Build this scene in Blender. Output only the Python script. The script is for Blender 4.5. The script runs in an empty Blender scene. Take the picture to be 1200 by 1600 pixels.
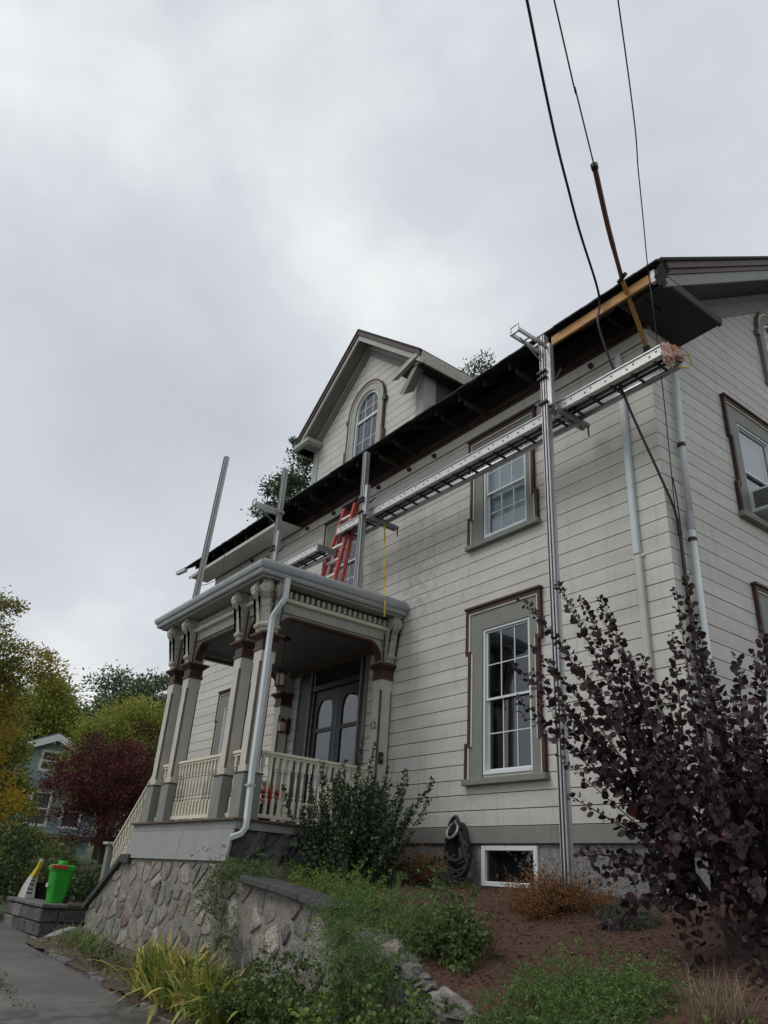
import bpy, bmesh, math, random
import numpy as np
from mathutils import Matrix, Vector
random.seed(7); rng = np.random.default_rng(11)
scene = bpy.context.scene
R_ = math.radians
# ------------------------------------------------------------------ camera
def cam_axes(yaw, pitch, roll):
    f = np.array([math.sin(yaw)*math.cos(pitch), math.cos(yaw)*math.cos(pitch), math.sin(pitch)])
    rt = np.array([math.cos(yaw), -math.sin(yaw), 0.0]); up = np.cross(rt, f)
    c, s = math.cos(roll), math.sin(roll)
    return c*rt+s*up, c*up-s*rt, f
cd = bpy.data.cameras.new('camera'); cam = bpy.data.objects.new('camera', cd)
scene.collection.objects.link(cam); scene.camera = cam
cr, cu, cf = cam_axes(R_(-54.646), R_(26.496), R_(3.9988))
CAM = np.array([4.780, -7.763, 1.6])
cam.matrix_world = Matrix(((cr[0], cu[0], -cf[0], CAM[0]), (cr[1], cu[1], -cf[1], CAM[1]), (cr[2], cu[2], -cf[2], CAM[2]), (0, 0, 0, 1)))
cd.sensor_fit = 'VERTICAL'; cd.sensor_height = 24.0; cd.sensor_width = 18.0
cd.lens = 24.0*1174.4/1600; cd.clip_start = 0.05; cd.clip_end = 3000
# ------------------------------------------------------------------ world
SUN_EL, SUN_AZ = R_(52), R_(205)       # azimuth clockwise from +y
w = bpy.data.worlds.new('World'); scene.world = w; w.use_nodes = True
nt = w.node_tree; nt.nodes.clear()
out = nt.nodes.new('ShaderNodeOutputWorld'); mixs = nt.nodes.new('ShaderNodeMixShader')
sky = nt.nodes.new('ShaderNodeTexSky'); sky.sky_type = 'NISHITA'; sky.sun_disc = False
sky.sun_elevation = SUN_EL; sky.sun_rotation = SUN_AZ; sky.air_density = 1.5; sky.dust_density = 4
b1 = nt.nodes.new('ShaderNodeBackground'); b1.inputs[1].default_value = 0.08
nt.links.new(sky.outputs[0], b1.inputs[0])
tc = nt.nodes.new('ShaderNodeTexCoord')
mp = nt.nodes.new('ShaderNodeMapping'); mp.inputs['Scale'].default_value = (1.0, 1.0, 1.55); mp.inputs['Location'].default_value = (2.1, 0.3, 1.35)
nt.links.new(tc.outputs['Generated'], mp.inputs[0])
n1 = nt.nodes.new('ShaderNodeTexNoise'); n1.inputs['Scale'].default_value = 2.1; n1.inputs['Detail'].default_value = 6; n1.inputs['Roughness'].default_value = 0.52; n1.inputs['Distortion'].default_value = 0.15
nt.links.new(mp.outputs[0], n1.inputs[0])
rp = nt.nodes.new('ShaderNodeValToRGB'); e = rp.color_ramp.elements
e[0].position = 0.28; e[0].color = (0.575, 0.605, 0.66, 1); e[1].position = 0.68; e[1].color = (0.94, 0.955, 0.96, 1)
m_ = e.new(0.5); m_.color = (0.69, 0.725, 0.78, 1)
nt.links.new(n1.outputs['Fac'], rp.inputs[0])
b2 = nt.nodes.new('ShaderNodeBackground'); b2.inputs[1].default_value = 1.0
nt.links.new(rp.outputs[0], b2.inputs[0])
mixs.inputs[0].default_value = 0.94
nt.links.new(b1.outputs[0], mixs.inputs[1]); nt.links.new(b2.outputs[0], mixs.inputs[2]); nt.links.new(mixs.outputs[0], out.inputs[0])
# ------------------------------------------------------------------ sun (behind cloud)
sd = bpy.data.lights.new('sun', 'SUN'); sd.energy = 1.35; sd.angle = R_(28); sd.color = (1.0, 0.97, 0.92)
so = bpy.data.objects.new('sun', sd); scene.collection.objects.link(so)
sdir = Vector((math.sin(SUN_AZ)*math.cos(SUN_EL), math.cos(SUN_AZ)*math.cos(SUN_EL), math.sin(SUN_EL)))
so.rotation_euler = (-sdir).to_track_quat('-Z', 'Y').to_euler(); so.location = (0, -20, 30)
vs = scene.view_settings; vs.view_transform = 'Standard'; vs.look = 'None'; vs.exposure = 0.0; vs.gamma = 1.0
vs.use_curve_mapping = False
# ------------------------------------------------------------------ materials
MATS = {}
def mat(name, col, rough=0.7, amt=0.12, scale=3.0, bump=0.0, bscale=40.0, metal=0.0, spec=0.4, rnd=0.0, streak=0.0, col2=None, stretch=(1, 1, 1), dirt=None, tint=None, transl=0.0, spots=None, cracks=0.0):
    """procedural paint/wood/stone/leaf material driven by world position noise"""
    m = bpy.data.materials.new(name); m.use_nodes = True; t = m.node_tree; N = t.nodes; L = t.links
    bs = N['Principled BSDF']; bs.inputs['Roughness'].default_value = rough; bs.inputs['Metallic'].default_value = metal
    bs.inputs['Specular IOR Level'].default_value = spec
    geo = N.new('ShaderNodeNewGeometry'); mpp = N.new('ShaderNodeMapping'); mpp.inputs['Scale'].default_value = stretch
    L.new(geo.outputs['Position'], mpp.inputs[0])
    no = N.new('ShaderNodeTexNoise'); no.inputs['Scale'].default_value = scale; no.inputs['Detail'].default_value = 6; no.inputs['Roughness'].default_value = 0.6
    L.new(mpp.outputs[0], no.inputs[0])
    rmp = N.new('ShaderNodeValToRGB'); rmp.color_ramp.elements[0].position = 0.3; rmp.color_ramp.elements[1].position = 0.7
    a = [max(c*(1-amt), 0) for c in col]; b = [min(c*(1+amt), 1) for c in col] if col2 is None else col2
    rmp.color_ramp.elements[0].color = (*a, 1); rmp.color_ramp.elements[1].color = (*b, 1)
    L.new(no.outputs['Fac'], rmp.inputs[0]); cur = rmp.outputs[0]
    def mul(cur, fac_socket, dark):
        mx = N.new('ShaderNodeMix'); mx.data_type = 'RGBA'; mx.blend_type = 'MIX'
        L.new(fac_socket, mx.inputs[0]); L.new(cur, mx.inputs[6]); mx.inputs[7].default_value = (*dark, 1)
        return mx.outputs[2]
    if streak:
        m2 = N.new('ShaderNodeMapping'); m2.inputs['Scale'].default_value = (5, 5, 0.45); L.new(geo.outputs['Position'], m2.inputs[0])
        n2 = N.new('ShaderNodeTexNoise'); n2.inputs['Scale'].default_value = 1.6; n2.inputs['Detail'].default_value = 7; n2.inputs['Roughness'].default_value = 0.7; L.new(m2.outputs[0], n2.inputs[0])
        r2 = N.new('ShaderNodeMapRange'); r2.inputs[1].default_value = 0.52; r2.inputs[2].default_value = 0.78; r2.inputs[3].default_value = 0; r2.inputs[4].default_value = streak; L.new(n2.outputs['Fac'], r2.inputs[0])
        cur = mul(cur, r2.outputs[0], dirt or [c*0.45 for c in col])
    for (px_, pz_, rad_, amt_) in (spots or []):       # mildew patches where water runs down the wall
        vm = N.new('ShaderNodeVectorMath'); vm.operation = 'DISTANCE'; vm.inputs[1].default_value = (px_, 0, pz_); L.new(geo.outputs['Position'], vm.inputs[0])
        r5 = N.new('ShaderNodeMapRange'); r5.inputs[1].default_value = rad_; r5.inputs[2].default_value = rad_*.1; r5.inputs[3].default_value = 0; r5.inputs[4].default_value = 1; L.new(vm.outputs['Value'], r5.inputs[0])
        n5 = N.new('ShaderNodeTexNoise'); n5.inputs['Scale'].default_value = 7; n5.inputs['Detail'].default_value = 9; n5.inputs['Roughness'].default_value = .75; L.new(geo.outputs['Position'], n5.inputs[0])
        q5 = N.new('ShaderNodeMapRange'); q5.inputs[1].default_value = .45; q5.inputs[2].default_value = .7; q5.inputs[4].default_value = amt_; L.new(n5.outputs['Fac'], q5.inputs[0])
        mu = N.new('ShaderNodeMath'); mu.operation = 'MULTIPLY'; L.new(r5.outputs[0], mu.inputs[0]); L.new(q5.outputs[0], mu.inputs[1]); cur = mul(cur, mu.outputs[0], (0.12, 0.115, 0.105))
    if dirt is not None and not streak:
        n2 = N.new('ShaderNodeTexNoise'); n2.inputs['Scale'].default_value = scale*2.7; n2.inputs['Detail'].default_value = 8; n2.inputs['Roughness'].default_value = 0.7; L.new(geo.outputs['Position'], n2.inputs[0])
        r2 = N.new('ShaderNodeMapRange'); r2.inputs[1].default_value = 0.5; r2.inputs[2].default_value = 0.68; r2.inputs[3].default_value = 0; r2.inputs[4].default_value = 0.8; L.new(n2.outputs['Fac'], r2.inputs[0])
        cur = mul(cur, r2.outputs[0], dirt)
    if tint is not None:          # per-leaf colour carried by the mesh, leaf by leaf
        at_ = N.new('ShaderNodeAttribute'); at_.attribute_name = 'tint'
        r3 = N.new('ShaderNodeValToRGB'); els = r3.color_ramp.elements
        els[0].color = (*tint[0], 1); els[1].color = (*tint[-1], 1)
        for i, c in enumerate(tint[1:-1]): k = els.new((i+1)/(len(tint)-1)); k.color = (*c, 1)
        L.new(at_.outputs['Fac'], r3.inputs[0]); cur = r3.outputs[0]
    if cracks:
        vo = N.new('ShaderNodeTexVoronoi'); vo.feature = 'DISTANCE_TO_EDGE'; vo.inputs['Scale'].default_value = cracks; nw = N.new('ShaderNodeTexNoise'); nw.inputs['Scale'].default_value = 2.2; nw.inputs['Detail'].default_value = 6; L.new(geo.outputs['Position'], nw.inputs[0])
        va = N.new('ShaderNodeMix'); va.data_type = 'VECTOR'; va.inputs[0].default_value = .25; L.new(geo.outputs['Position'], va.inputs[4]); L.new(nw.outputs['Color'], va.inputs[5]); L.new(va.outputs[1], vo.inputs['Vector'])
        r6 = N.new('ShaderNodeMapRange'); r6.inputs[1].default_value = .012; r6.inputs[2].default_value = .003; r6.inputs[3].default_value = 0; r6.inputs[4].default_value = .7; L.new(vo.outputs['Distance'], r6.inputs[0]); cur = mul(cur, r6.outputs[0], (0.03, 0.03, 0.027))
    if rnd:
        oi = N.new('ShaderNodeObjectInfo'); hs = N.new('ShaderNodeHueSaturation')
        mr = N.new('ShaderNodeMapRange'); mr.inputs[3].default_value = 1-rnd; mr.inputs[4].default_value = 1+rnd
        L.new(oi.outputs['Random'], mr.inputs[0]); L.new(mr.outputs[0], hs.inputs['Value']); L.new(cur, hs.inputs['Color']); cur = hs.outputs[0]
    L.new(cur, bs.inputs['Base Color'])
    if bump:
        nb = N.new('ShaderNodeTexNoise'); nb.inputs['Scale'].default_value = bscale; nb.inputs['Detail'].default_value = 5; L.new(mpp.outputs[0], nb.inputs[0])
        bp = N.new('ShaderNodeBump'); bp.inputs['Strength'].default_value = min(1, bump); bp.inputs['Distance'].default_value = 0.02
        L.new(nb.outputs['Fac'], bp.inputs['Height']); L.new(bp.outputs[0], bs.inputs['Normal'])
    if transl:
        tr = N.new('ShaderNodeBsdfTranslucent'); L.new(cur, tr.inputs[0]); ms = N.new('ShaderNodeMixShader'); ms.inputs[0].default_value = transl
        o = N['Material Output']; L.new(bs.outputs[0], ms.inputs[1]); L.new(tr.outputs[0], ms.inputs[2]); L.new(ms.outputs[0], o.inputs[0])
    MATS[name] = m; return m
def glass(name, tintc=(0.78, 0.81, 0.83)):
    m = bpy.data.materials.new(name); m.use_nodes = True; t = m.node_tree; N = t.nodes; L = t.links
    N.remove(N['Principled BSDF']); o = N['Material Output']
    tr = N.new('ShaderNodeBsdfTransparent'); tr.inputs[0].default_value = (*tintc, 1)
    gl = N.new('ShaderNodeBsdfGlossy'); gl.inputs['Roughness'].default_value = 0.02; gl.inputs[0].default_value = (0.9, 0.92, 0.95, 1)
    lw = N.new('ShaderNodeLayerWeight'); lw.inputs[0].default_value = .5; pw_ = N.new('ShaderNodeMath'); pw_.operation = 'POWER'; pw_.inputs[1].default_value = 4.5; L.new(lw.outputs['Facing'], pw_.inputs[0])
    fr = N.new('ShaderNodeMath'); fr.operation = 'MULTIPLY_ADD'; fr.inputs[1].default_value = .9; fr.inputs[2].default_value = .07; L.new(pw_.outputs[0], fr.inputs[0])
    nz = N.new('ShaderNodeTexNoise'); nz.inputs['Scale'].default_value = 1.3; ge = N.new('ShaderNodeNewGeometry'); L.new(ge.outputs['Position'], nz.inputs[0])
    bp = N.new('ShaderNodeBump'); bp.inputs['Strength'].default_value = 0.08; L.new(nz.outputs['Fac'], bp.inputs['Height']); L.new(bp.outputs[0], gl.inputs['Normal'])
    ms = N.new('ShaderNodeMixShader'); L.new(fr.outputs[0], ms.inputs[0]); L.new(tr.outputs[0], ms.inputs[1]); L.new(gl.outputs[0], ms.inputs[2]); L.new(ms.outputs[0], o.inputs[0])
    MATS[name] = m; return m
mat('siding', (0.515, 0.503, 0.464), 0.6, 0.09, 1.1, rnd=0.05, streak=0.45, spots=[(-4.95, 6.15, .8, .6), (-4.5, 6.8, 1.4, .28), (-5.0, 7.3, 1.2, .25), (-3.9, 5.9, .9, .2), (-1.4, 8.2, .8, .3), (-11, 8.4, 1.0, .4)], dirt=(0.22, 0.215, 0.20), bump=0.12, bscale=25, stretch=(1, 1, 6), spec=0.3)
mat('sheathing', (0.03, 0.028, 0.025), 0.9)
mat('trim', (0.19, 0.20, 0.18), 0.55, 0.10, 4, streak=0.25, bump=0.1, spec=0.3)
mat('trim_pale', (0.33, 0.34, 0.31), 0.55, 0.10, 4, streak=0.3, bump=0.1, spec=0.3)
mat('maroon', (0.056, 0.027, 0.025), 0.5, 0.25, 6, spec=0.3)
mat('brown', (0.085, 0.06, 0.045), 0.55, 0.25, 8, spec=0.3)
mat('cream', (0.60, 0.57, 0.45), 0.55, 0.08, 5, streak=0.25, bump=0.08, spec=0.3)
mat('column_paint', (0.47, 0.46, 0.405), 0.55, 0.08, 4, streak=0.35, bump=0.08, spec=0.3)
mat('bracket_paint', (0.42, 0.42, 0.35), 0.6, 0.15, 8, dirt=(0.12, 0.11, 0.09), bump=0.2, spec=0.3)
mat('vinyl', (0.62, 0.645, 0.66), 0.35, 0.03, 4, spec=0.5)
mat('gutter', (0.30, 0.315, 0.33), 0.4, 0.12, 3, streak=0.4, spec=0.5)
mat('pipe', (0.52, 0.57, 0.58), 0.4, 0.06, 3, spec=0.5)
mat('pipe_tan', (0.40, 0.38, 0.33), 0.5, 0.06, 3)
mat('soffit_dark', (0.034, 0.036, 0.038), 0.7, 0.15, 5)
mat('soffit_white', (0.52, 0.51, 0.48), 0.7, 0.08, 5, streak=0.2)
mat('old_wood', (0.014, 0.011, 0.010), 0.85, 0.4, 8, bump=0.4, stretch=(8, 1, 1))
mat('raw_wood', (0.045, 0.032, 0.023), 0.8, 0.3, 8, bump=0.3, stretch=(1, 8, 1))
mat('new_wood', (0.43, 0.225, 0.075), 0.6, 0.25, 6, bump=0.2, stretch=(1, 5, 5))
mat('shingle', (0.022, 0.022, 0.024), 0.9, 0.4, 12, bump=0.6, bscale=60)
mat('slate', (0.075, 0.075, 0.08), 0.8, 0.3, 10, bump=0.4)
mat('porch_roof', (0.30, 0.30, 0.30), 0.8, 0.3, 25, bump=0.4, bscale=80)
mat('concrete', (0.24, 0.235, 0.225), 0.9, 0.25, 6, dirt=(0.10, 0.10, 0.09), bump=0.5, bscale=50)
mat('foundation', (0.20, 0.20, 0.20), 0.9, 0.35, 9, bump=1.0, bscale=30, dirt=(0.10, 0.10, 0.10))
mat('rough_stone', (0.075, 0.075, 0.08), 0.9, 0.4, 7, bump=1.0, bscale=18, dirt=(0.035, 0.035, 0.037))
mat('mortar', (0.225, 0.205, 0.178), 0.95, 0.25, 9, bump=1.0, bscale=45, dirt=(0.14, 0.135, 0.115))
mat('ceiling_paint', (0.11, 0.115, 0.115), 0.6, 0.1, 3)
mat('rust', (0.07, 0.04, 0.028), 0.9, 0.4, 10, bump=0.5)
for i, c in enumerate([(0.235, 0.213, 0.185), (0.225, 0.19, 0.165), (0.18, 0.17, 0.157), (0.18, 0.19, 0.165), (0.30, 0.275, 0.24), (0.12, 0.117, 0.11), (0.16, 0.112, 0.09)]):
    mat('stone%d' % i, c, 0.9, 0.42, 7, bump=1.0, bscale=26, dirt=[x*0.5 for x in c], rnd=0.12)
mat('dark_stone', (0.07, 0.07, 0.068), 0.9, 0.4, 6, bump=0.9, bscale=22, dirt=(0.16, 0.16, 0.14), rnd=0.15)
mat('cap_stone', (0.05, 0.05, 0.052), 0.85, 0.3, 6, bump=0.6, bscale=30)
mat('asphalt', (0.120, 0.114, 0.106), 0.5, 0.28, 0.9, bump=0.6, bscale=140, dirt=(0.070, 0.067, 0.062), spec=0.5, cracks=0.45)
mat('mulch', (0.080, 0.041, 0.027), 0.95, 0.45, 24, bump=1.0, bscale=70, dirt=(0.030, 0.018, 0.013))
mat('soil', (0.075, 0.060, 0.040), 0.95, 0.4, 10, bump=0.8, bscale=50, dirt=(0.04, 0.05, 0.02))
mat('grass_ground', (0.05, 0.07, 0.025), 0.95, 0.4, 3, bump=0.5)
mat('bark', (0.060, 0.048, 0.038), 0.9, 0.35, 14, bump=0.8)
mat('bark_pale', (0.13, 0.11, 0.09), 0.9, 0.35, 14, bump=0.6)
mat('alu', (0.46, 0.465, 0.47), 0.42, 0.12, 9, metal=0.75, spec=0.5)
mat('alu_dull', (0.24, 0.245, 0.25), 0.45, 0.18, 12, metal=0.6)
mat('alu_white', (0.60, 0.60, 0.58), 0.45, 0.1, 10, metal=0.2, dirt=(0.35, 0.35, 0.33))
mat('black_steel', (0.018, 0.018, 0.02), 0.5, 0.3, 10)
mat('rubber', (0.012, 0.012, 0.013), 0.55, 0.2, 10)
mat('hose', (0.030, 0.030, 0.032), 0.7, 0.3, 12, bump=0.3, bscale=120)
mat('red_fibre', (0.36, 0.050, 0.028), 0.45, 0.15, 8, dirt=(0.30, 0.06, 0.04))
mat('yellow', (0.55, 0.42, 0.05), 0.6, 0.15, 9)
mat('sleeve', (0.18, 0.075, 0.035), 0.55, 0.15, 7)
mat('green_plastic', (0.022, 0.30, 0.022), 0.45, 0.12, 6, spec=0.4, dirt=(0.03, 0.22, 0.03))
mat('red_plastic', (0.40, 0.04, 0.025), 0.45)
mat('white_film', (0.55, 0.55, 0.53), 0.4, 0.1, 14)
mat('black_print', (0.025, 0.025, 0.025), 0.5)
mat('rag', (0.42, 0.26, 0.22), 0.9, 0.35, 25, bump=0.5)
mat('rag_pink', (0.30, 0.10, 0.09), 0.9, 0.3, 25)
mat('room', (0.055, 0.055, 0.06), 0.9, 0.2, 2)
mat('curtain', (0.30, 0.31, 0.33), 0.9, 0.2, 2, stretch=(14, 14, 0.4))
mat('reflection_or_curtain', (0.62, 0.70, 0.68), 0.8, 0.06, 2)  # pale greenish tone painted in for the reflection in the upper window
mat('door_paint', (0.020, 0.021, 0.022), 0.45, 0.1, 4)
mat('lamp_glass', (0.40, 0.24, 0.22), 0.3)
mat('blue_paint', (0.27, 0.36, 0.38), 0.6, 0.06, 3)
mat('white_paint', (0.70, 0.71, 0.71), 0.55, 0.05, 3)
mat('grey_roof', (0.10, 0.10, 0.11), 0.85, 0.25, 8)
mat('plank_paint', (0.24, 0.245, 0.24), 0.6, 0.10, 5, streak=0.3, bump=0.1)
glass('glass')
# leaf materials: colours per leaf
LT = dict(transl=0.25)
mat('leaf_smoke', (0.03, 0.01, 0.015), 0.55, tint=[(0.022, 0.016, 0.019), (0.042, 0.025, 0.029), (0.060, 0.030, 0.035), (0.115, 0.034, 0.037)], spec=0.35, transl=0.12)
mat('leaf_maple', (0.05, 0.01, 0.01), 0.6, tint=[(0.0524, 0.0120, 0.0150), (0.0899, 0.0180, 0.0210), (0.1647, 0.0330, 0.0300)], transl=0.2)
mat('leaf_birch', (0.1, 0.1, 0.02), 0.6, tint=[(0.0936, 0.1352, 0.0291), (0.1872, 0.1976, 0.0374), (0.3536, 0.2704, 0.0374), (0.5000, 0.3328, 0.0312)], **LT)
mat('leaf_green', (0.05, 0.08, 0.02), 0.6, tint=[(0.0458, 0.0790, 0.0250), (0.0832, 0.1290, 0.0374), (0.1456, 0.1976, 0.0520)], **LT)
mat('leaf_dark', (0.03, 0.05, 0.02), 0.6, tint=[(0.0291, 0.0541, 0.0250), (0.0541, 0.0874, 0.0374), (0.0874, 0.1248, 0.0499)], **LT)
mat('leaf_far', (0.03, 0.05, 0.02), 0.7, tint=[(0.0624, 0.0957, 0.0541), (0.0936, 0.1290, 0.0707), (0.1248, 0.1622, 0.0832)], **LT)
mat('leaf_yg', (0.1, 0.12, 0.02), 0.6, tint=[(0.1040, 0.1456, 0.0291), (0.2080, 0.2392, 0.0416), (0.3536, 0.3328, 0.0520)], **LT)
mat('leaf_holly', (0.02, 0.04, 0.015), 0.35, tint=[(0.0175, 0.0349, 0.0146), (0.0321, 0.0582, 0.0218), (0.0582, 0.0903, 0.0321)], spec=0.5, transl=0.12)
mat('leaf_juniper', (0.04, 0.08, 0.02), 0.6, tint=[(0.0499, 0.0998, 0.0299), (0.0998, 0.1747, 0.0433), (0.1664, 0.2496, 0.0582)], **LT)
mat('leaf_lime', (0.08, 0.11, 0.02), 0.6, tint=[(0.0720, 0.1200, 0.0240), (0.1360, 0.2000, 0.0352), (0.2240, 0.2720, 0.0480)], **LT)
mat('leaf_brown', (0.1, 0.06, 0.03), 0.7, tint=[(0.0880, 0.0512, 0.0256), (0.1760, 0.0880, 0.0352), (0.2560, 0.1200, 0.0480), (0.1120, 0.1200, 0.0400)], **LT)
mat('leaf_iris', (0.1, 0.12, 0.03), 0.5, tint=[(0.0840, 0.1560, 0.0360), (0.1920, 0.2640, 0.0540), (0.3600, 0.3600, 0.0720), (0.5040, 0.3720, 0.1080)], rnd=0.3, **LT)
mat('leaf_straw', (0.2, 0.15, 0.09), 0.8, tint=[(0.1300, 0.1040, 0.0650), (0.2470, 0.1950, 0.1300), (0.3380, 0.2730, 0.1820)], **LT)
mat('leaf_blue', (0.04, 0.07, 0.05), 0.6, tint=[(0.0320, 0.0608, 0.0480), (0.0576, 0.0960, 0.0736), (0.0880, 0.1280, 0.0960)], **LT)
mat('mulch_chip', (0.06, 0.03, 0.02), 0.9, tint=[(0.038, 0.020, 0.013), (0.09, 0.045, 0.028), (0.15, 0.085, 0.055)])
mat('leaf_litter', (0.2, 0.1, 0.05), 0.8, tint=[(0.0910, 0.0455, 0.0260), (0.2080, 0.1040, 0.0520), (0.3640, 0.2340, 0.1040)])
# ------------------------------------------------------------------ helpers
col = scene.collection
LOC = {}
def FR(u, v, w): return (u, -w, v)          # front wall: u = x, v = z, w = outwards
def SD(u, v, w): return (w, u, v)           # right gable wall: u = y, v = z, w = outwards
def ID(x, y, z): return (x, y, z)
def adopt(o, parent):
    if parent is not None:
        o.parent = parent; l = LOC.get(parent.name)
        if l is not None: o.matrix_parent_inverse = Matrix.Translation(-Vector(l))
        elif parent.get('_basis'): o.matrix_parent_inverse = parent.matrix_basis.inverted()
def tag(o, label=None, cat=None, group=None, kind=None):
    if label: o['label'] = label
    if cat: o['category'] = cat
    if group: o['group'] = group
    if kind: o['kind'] = kind
    return o
def thing(name, label, cat, loc, group=None):
    o = bpy.data.objects.new(name, None); o.location = loc; o.empty_display_size = 0.2; col.objects.link(o); LOC[o.name] = tuple(loc)
    return tag(o, label, cat, group)
class MB:
    def __init__(s): s.v = []; s.f = []; s.m = []
    def add(s, vs, fs, mi=0):
        k = len(s.v); s.v += [tuple(p) for p in vs]; s.f += [tuple(i+k for i in f) for f in fs]; s.m += [mi]*len(fs); return s
    def box(s, a0, a1, b0, b1, c0, c1, fr=ID, mi=0):
        P = [fr(x, y, z) for x in (a0, a1) for y in (b0, b1) for z in (c0, c1)]
        return s.add(P, [(0, 1, 3, 2), (4, 6, 7, 5), (0, 4, 5, 1), (2, 3, 7, 6), (0, 2, 6, 4), (1, 5, 7, 3)], mi)
    def hexa(s, lo, hi, mi=0):      # two quads of points
        return s.add(list(lo)+list(hi), [(3, 2, 1, 0), (4, 5, 6, 7), (0, 1, 5, 4), (1, 2, 6, 5), (2, 3, 7, 6), (3, 0, 4, 7)], mi)
    def prism(s, poly, w0, w1, fr=ID, mi=0):   # poly in (u,v), extruded over w
        n = len(poly); P = [fr(u, v, w0) for u, v in poly]+[fr(u, v, w1) for u, v in poly]
        return s.add(P, [tuple(range(n)), tuple(range(2*n-1, n-1, -1))]+[(i, i+n, (i+1) % n+n, (i+1) % n) for i in range(n)], mi)
    def band(s, inner, outer, w0, w1, fr=ID, mi=0, closed=False):   # strip between two polylines, extruded
        n = len(inner); k = n if closed else n-1
        for i in range(k):
            j = (i+1) % n; q = [inner[i], inner[j], outer[j], outer[i]]
            s.hexa([fr(u, v, w0) for u, v in q], [fr(u, v, w1) for u, v in q], mi)
        return s
    def tube(s, path, r, n=8, mi=0, cap=True):
        path = [Vector(p) for p in path]; rs = [float(q) for q in r] if hasattr(r, "__len__") else [r]*len(path); k0 = len(s.v); up = Vector((0.13, 0.21, 0.97))
        for i, p in enumerate(path):
            d = (path[min(i+1, len(path)-1)]-path[max(i-1, 0)]).normalized()
            a = d.cross(up)
            if a.length < 0.05: a = d.cross(Vector((1, 0, 0)))
            a.normalize(); b = d.cross(a)
            s.v += [tuple(p+rs[i]*(math.cos(2*math.pi*j/n)*a+math.sin(2*math.pi*j/n)*b)) for j in range(n)]
        for i in range(len(path)-1):
            for j in range(n):
                s.f.append((k0+i*n+j, k0+i*n+(j+1) % n, k0+(i+1)*n+(j+1) % n, k0+(i+1)*n+j)); s.m.append(mi)
        if cap:
            s.f.append(tuple(k0+j for j in range(n))[::-1]); s.m.append(mi); k1 = k0+(len(path)-1)*n
            s.f.append(tuple(k1+j for j in range(n))); s.m.append(mi)
        return s
    def lathe(s, cx, cy, prof, n=10, mi=0):
        k0 = len(s.v)
        for r, z in prof: s.v += [(cx+r*math.cos(2*math.pi*j/n), cy+r*math.sin(2*math.pi*j/n), z) for j in range(n)]
        for i in range(len(prof)-1):
            for j in range(n): s.f.append((k0+i*n+j, k0+i*n+(j+1) % n, k0+(i+1)*n+(j+1) % n, k0+(i+1)*n+j)); s.m.append(mi)
        s.f.append(tuple(k0+j for j in range(n))[::-1]); s.m.append(mi); k1 = k0+(len(prof)-1)*n; s.f.append(tuple(k1+j for j in range(n))); s.m.append(mi)
        return s
    def mesh(s, name, mats, smooth=False, bevel=0.0):
        me = bpy.data.meshes.new(name); me.from_pydata(s.v, [], s.f)
        for mm in (mats if isinstance(mats, (list, tuple)) else [mats]): me.materials.append(MATS[mm])
        me.polygons.foreach_set('material_index', s.m)
        bm = bmesh.new(); bm.from_mesh(me); bmesh.ops.recalc_face_normals(bm, faces=bm.faces)
        if bevel:
            ed = [e for e in bm.edges if len(e.link_faces) == 2 and e.calc_face_angle(0) > 0.5]
            bmesh.ops.bevel(bm, geom=ed, offset=bevel, segments=1, affect='EDGES', clamp_overlap=True)
        bm.to_mesh(me); bm.free()
        if smooth: me.polygons.foreach_set('use_smooth', [True]*len(me.polygons))
        me.update(); return me
    def build(s, name, mats, parent=None, smooth=False, bevel=0.0):
        o = bpy.data.objects.new(name, s.mesh(name, mats, smooth, bevel)); col.objects.link(o); adopt(o, parent); return o
def inst(name, me, parent, M):          # an object of its own that shares mesh data
    o = bpy.data.objects.new(name, me); col.objects.link(o); o.matrix_basis = M; adopt(o, parent); return o
_unit = {}
def piece(name, matn, a0, a1, b0, b1, c0, c1, parent, fr=ID):
    """box piece: one shared unit cube per material, scaled"""
    if matn not in _unit: _unit[matn] = MB().box(-.5, .5, -.5, .5, -.5, .5).mesh(name, matn)
    p, q = Vector(fr(a0, b0, c0)), Vector(fr(a1, b1, c1)); c = (p+q)/2; d = q-p
    return inst(name, _unit[matn], parent, Matrix.Translation(c) @ Matrix.Diagonal((abs(d.x), abs(d.y), abs(d.z), 1)))
def cells(mb, u0, u1, v0, v1, holes, w0, w1, fr, mi=0):   # slab with rectangular holes
    us = sorted({u0, u1, *[min(max(h[i], u0), u1) for h in holes for i in (0, 1)]}); vs_ = sorted({v0, v1, *[min(max(h[i], v0), v1) for h in holes for i in (2, 3)]})
    for a, b in zip(us, us[1:]):
        run = None
        for c, d in zip(vs_, vs_[1:]):
            cu_, cv = (a+b)/2, (c+d)/2; inside = any(h[0] < cu_ < h[1] and h[2] < cv < h[3] for h in holes)
            if inside:
                if run: mb.box(a, b, run[0], run[1], w0, w1, fr, mi); run = None
            else: run = (run[0], d) if run else (c, d)
        if run: mb.box(a, b, run[0], run[1], w0, w1, fr, mi)
    return mb
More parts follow.
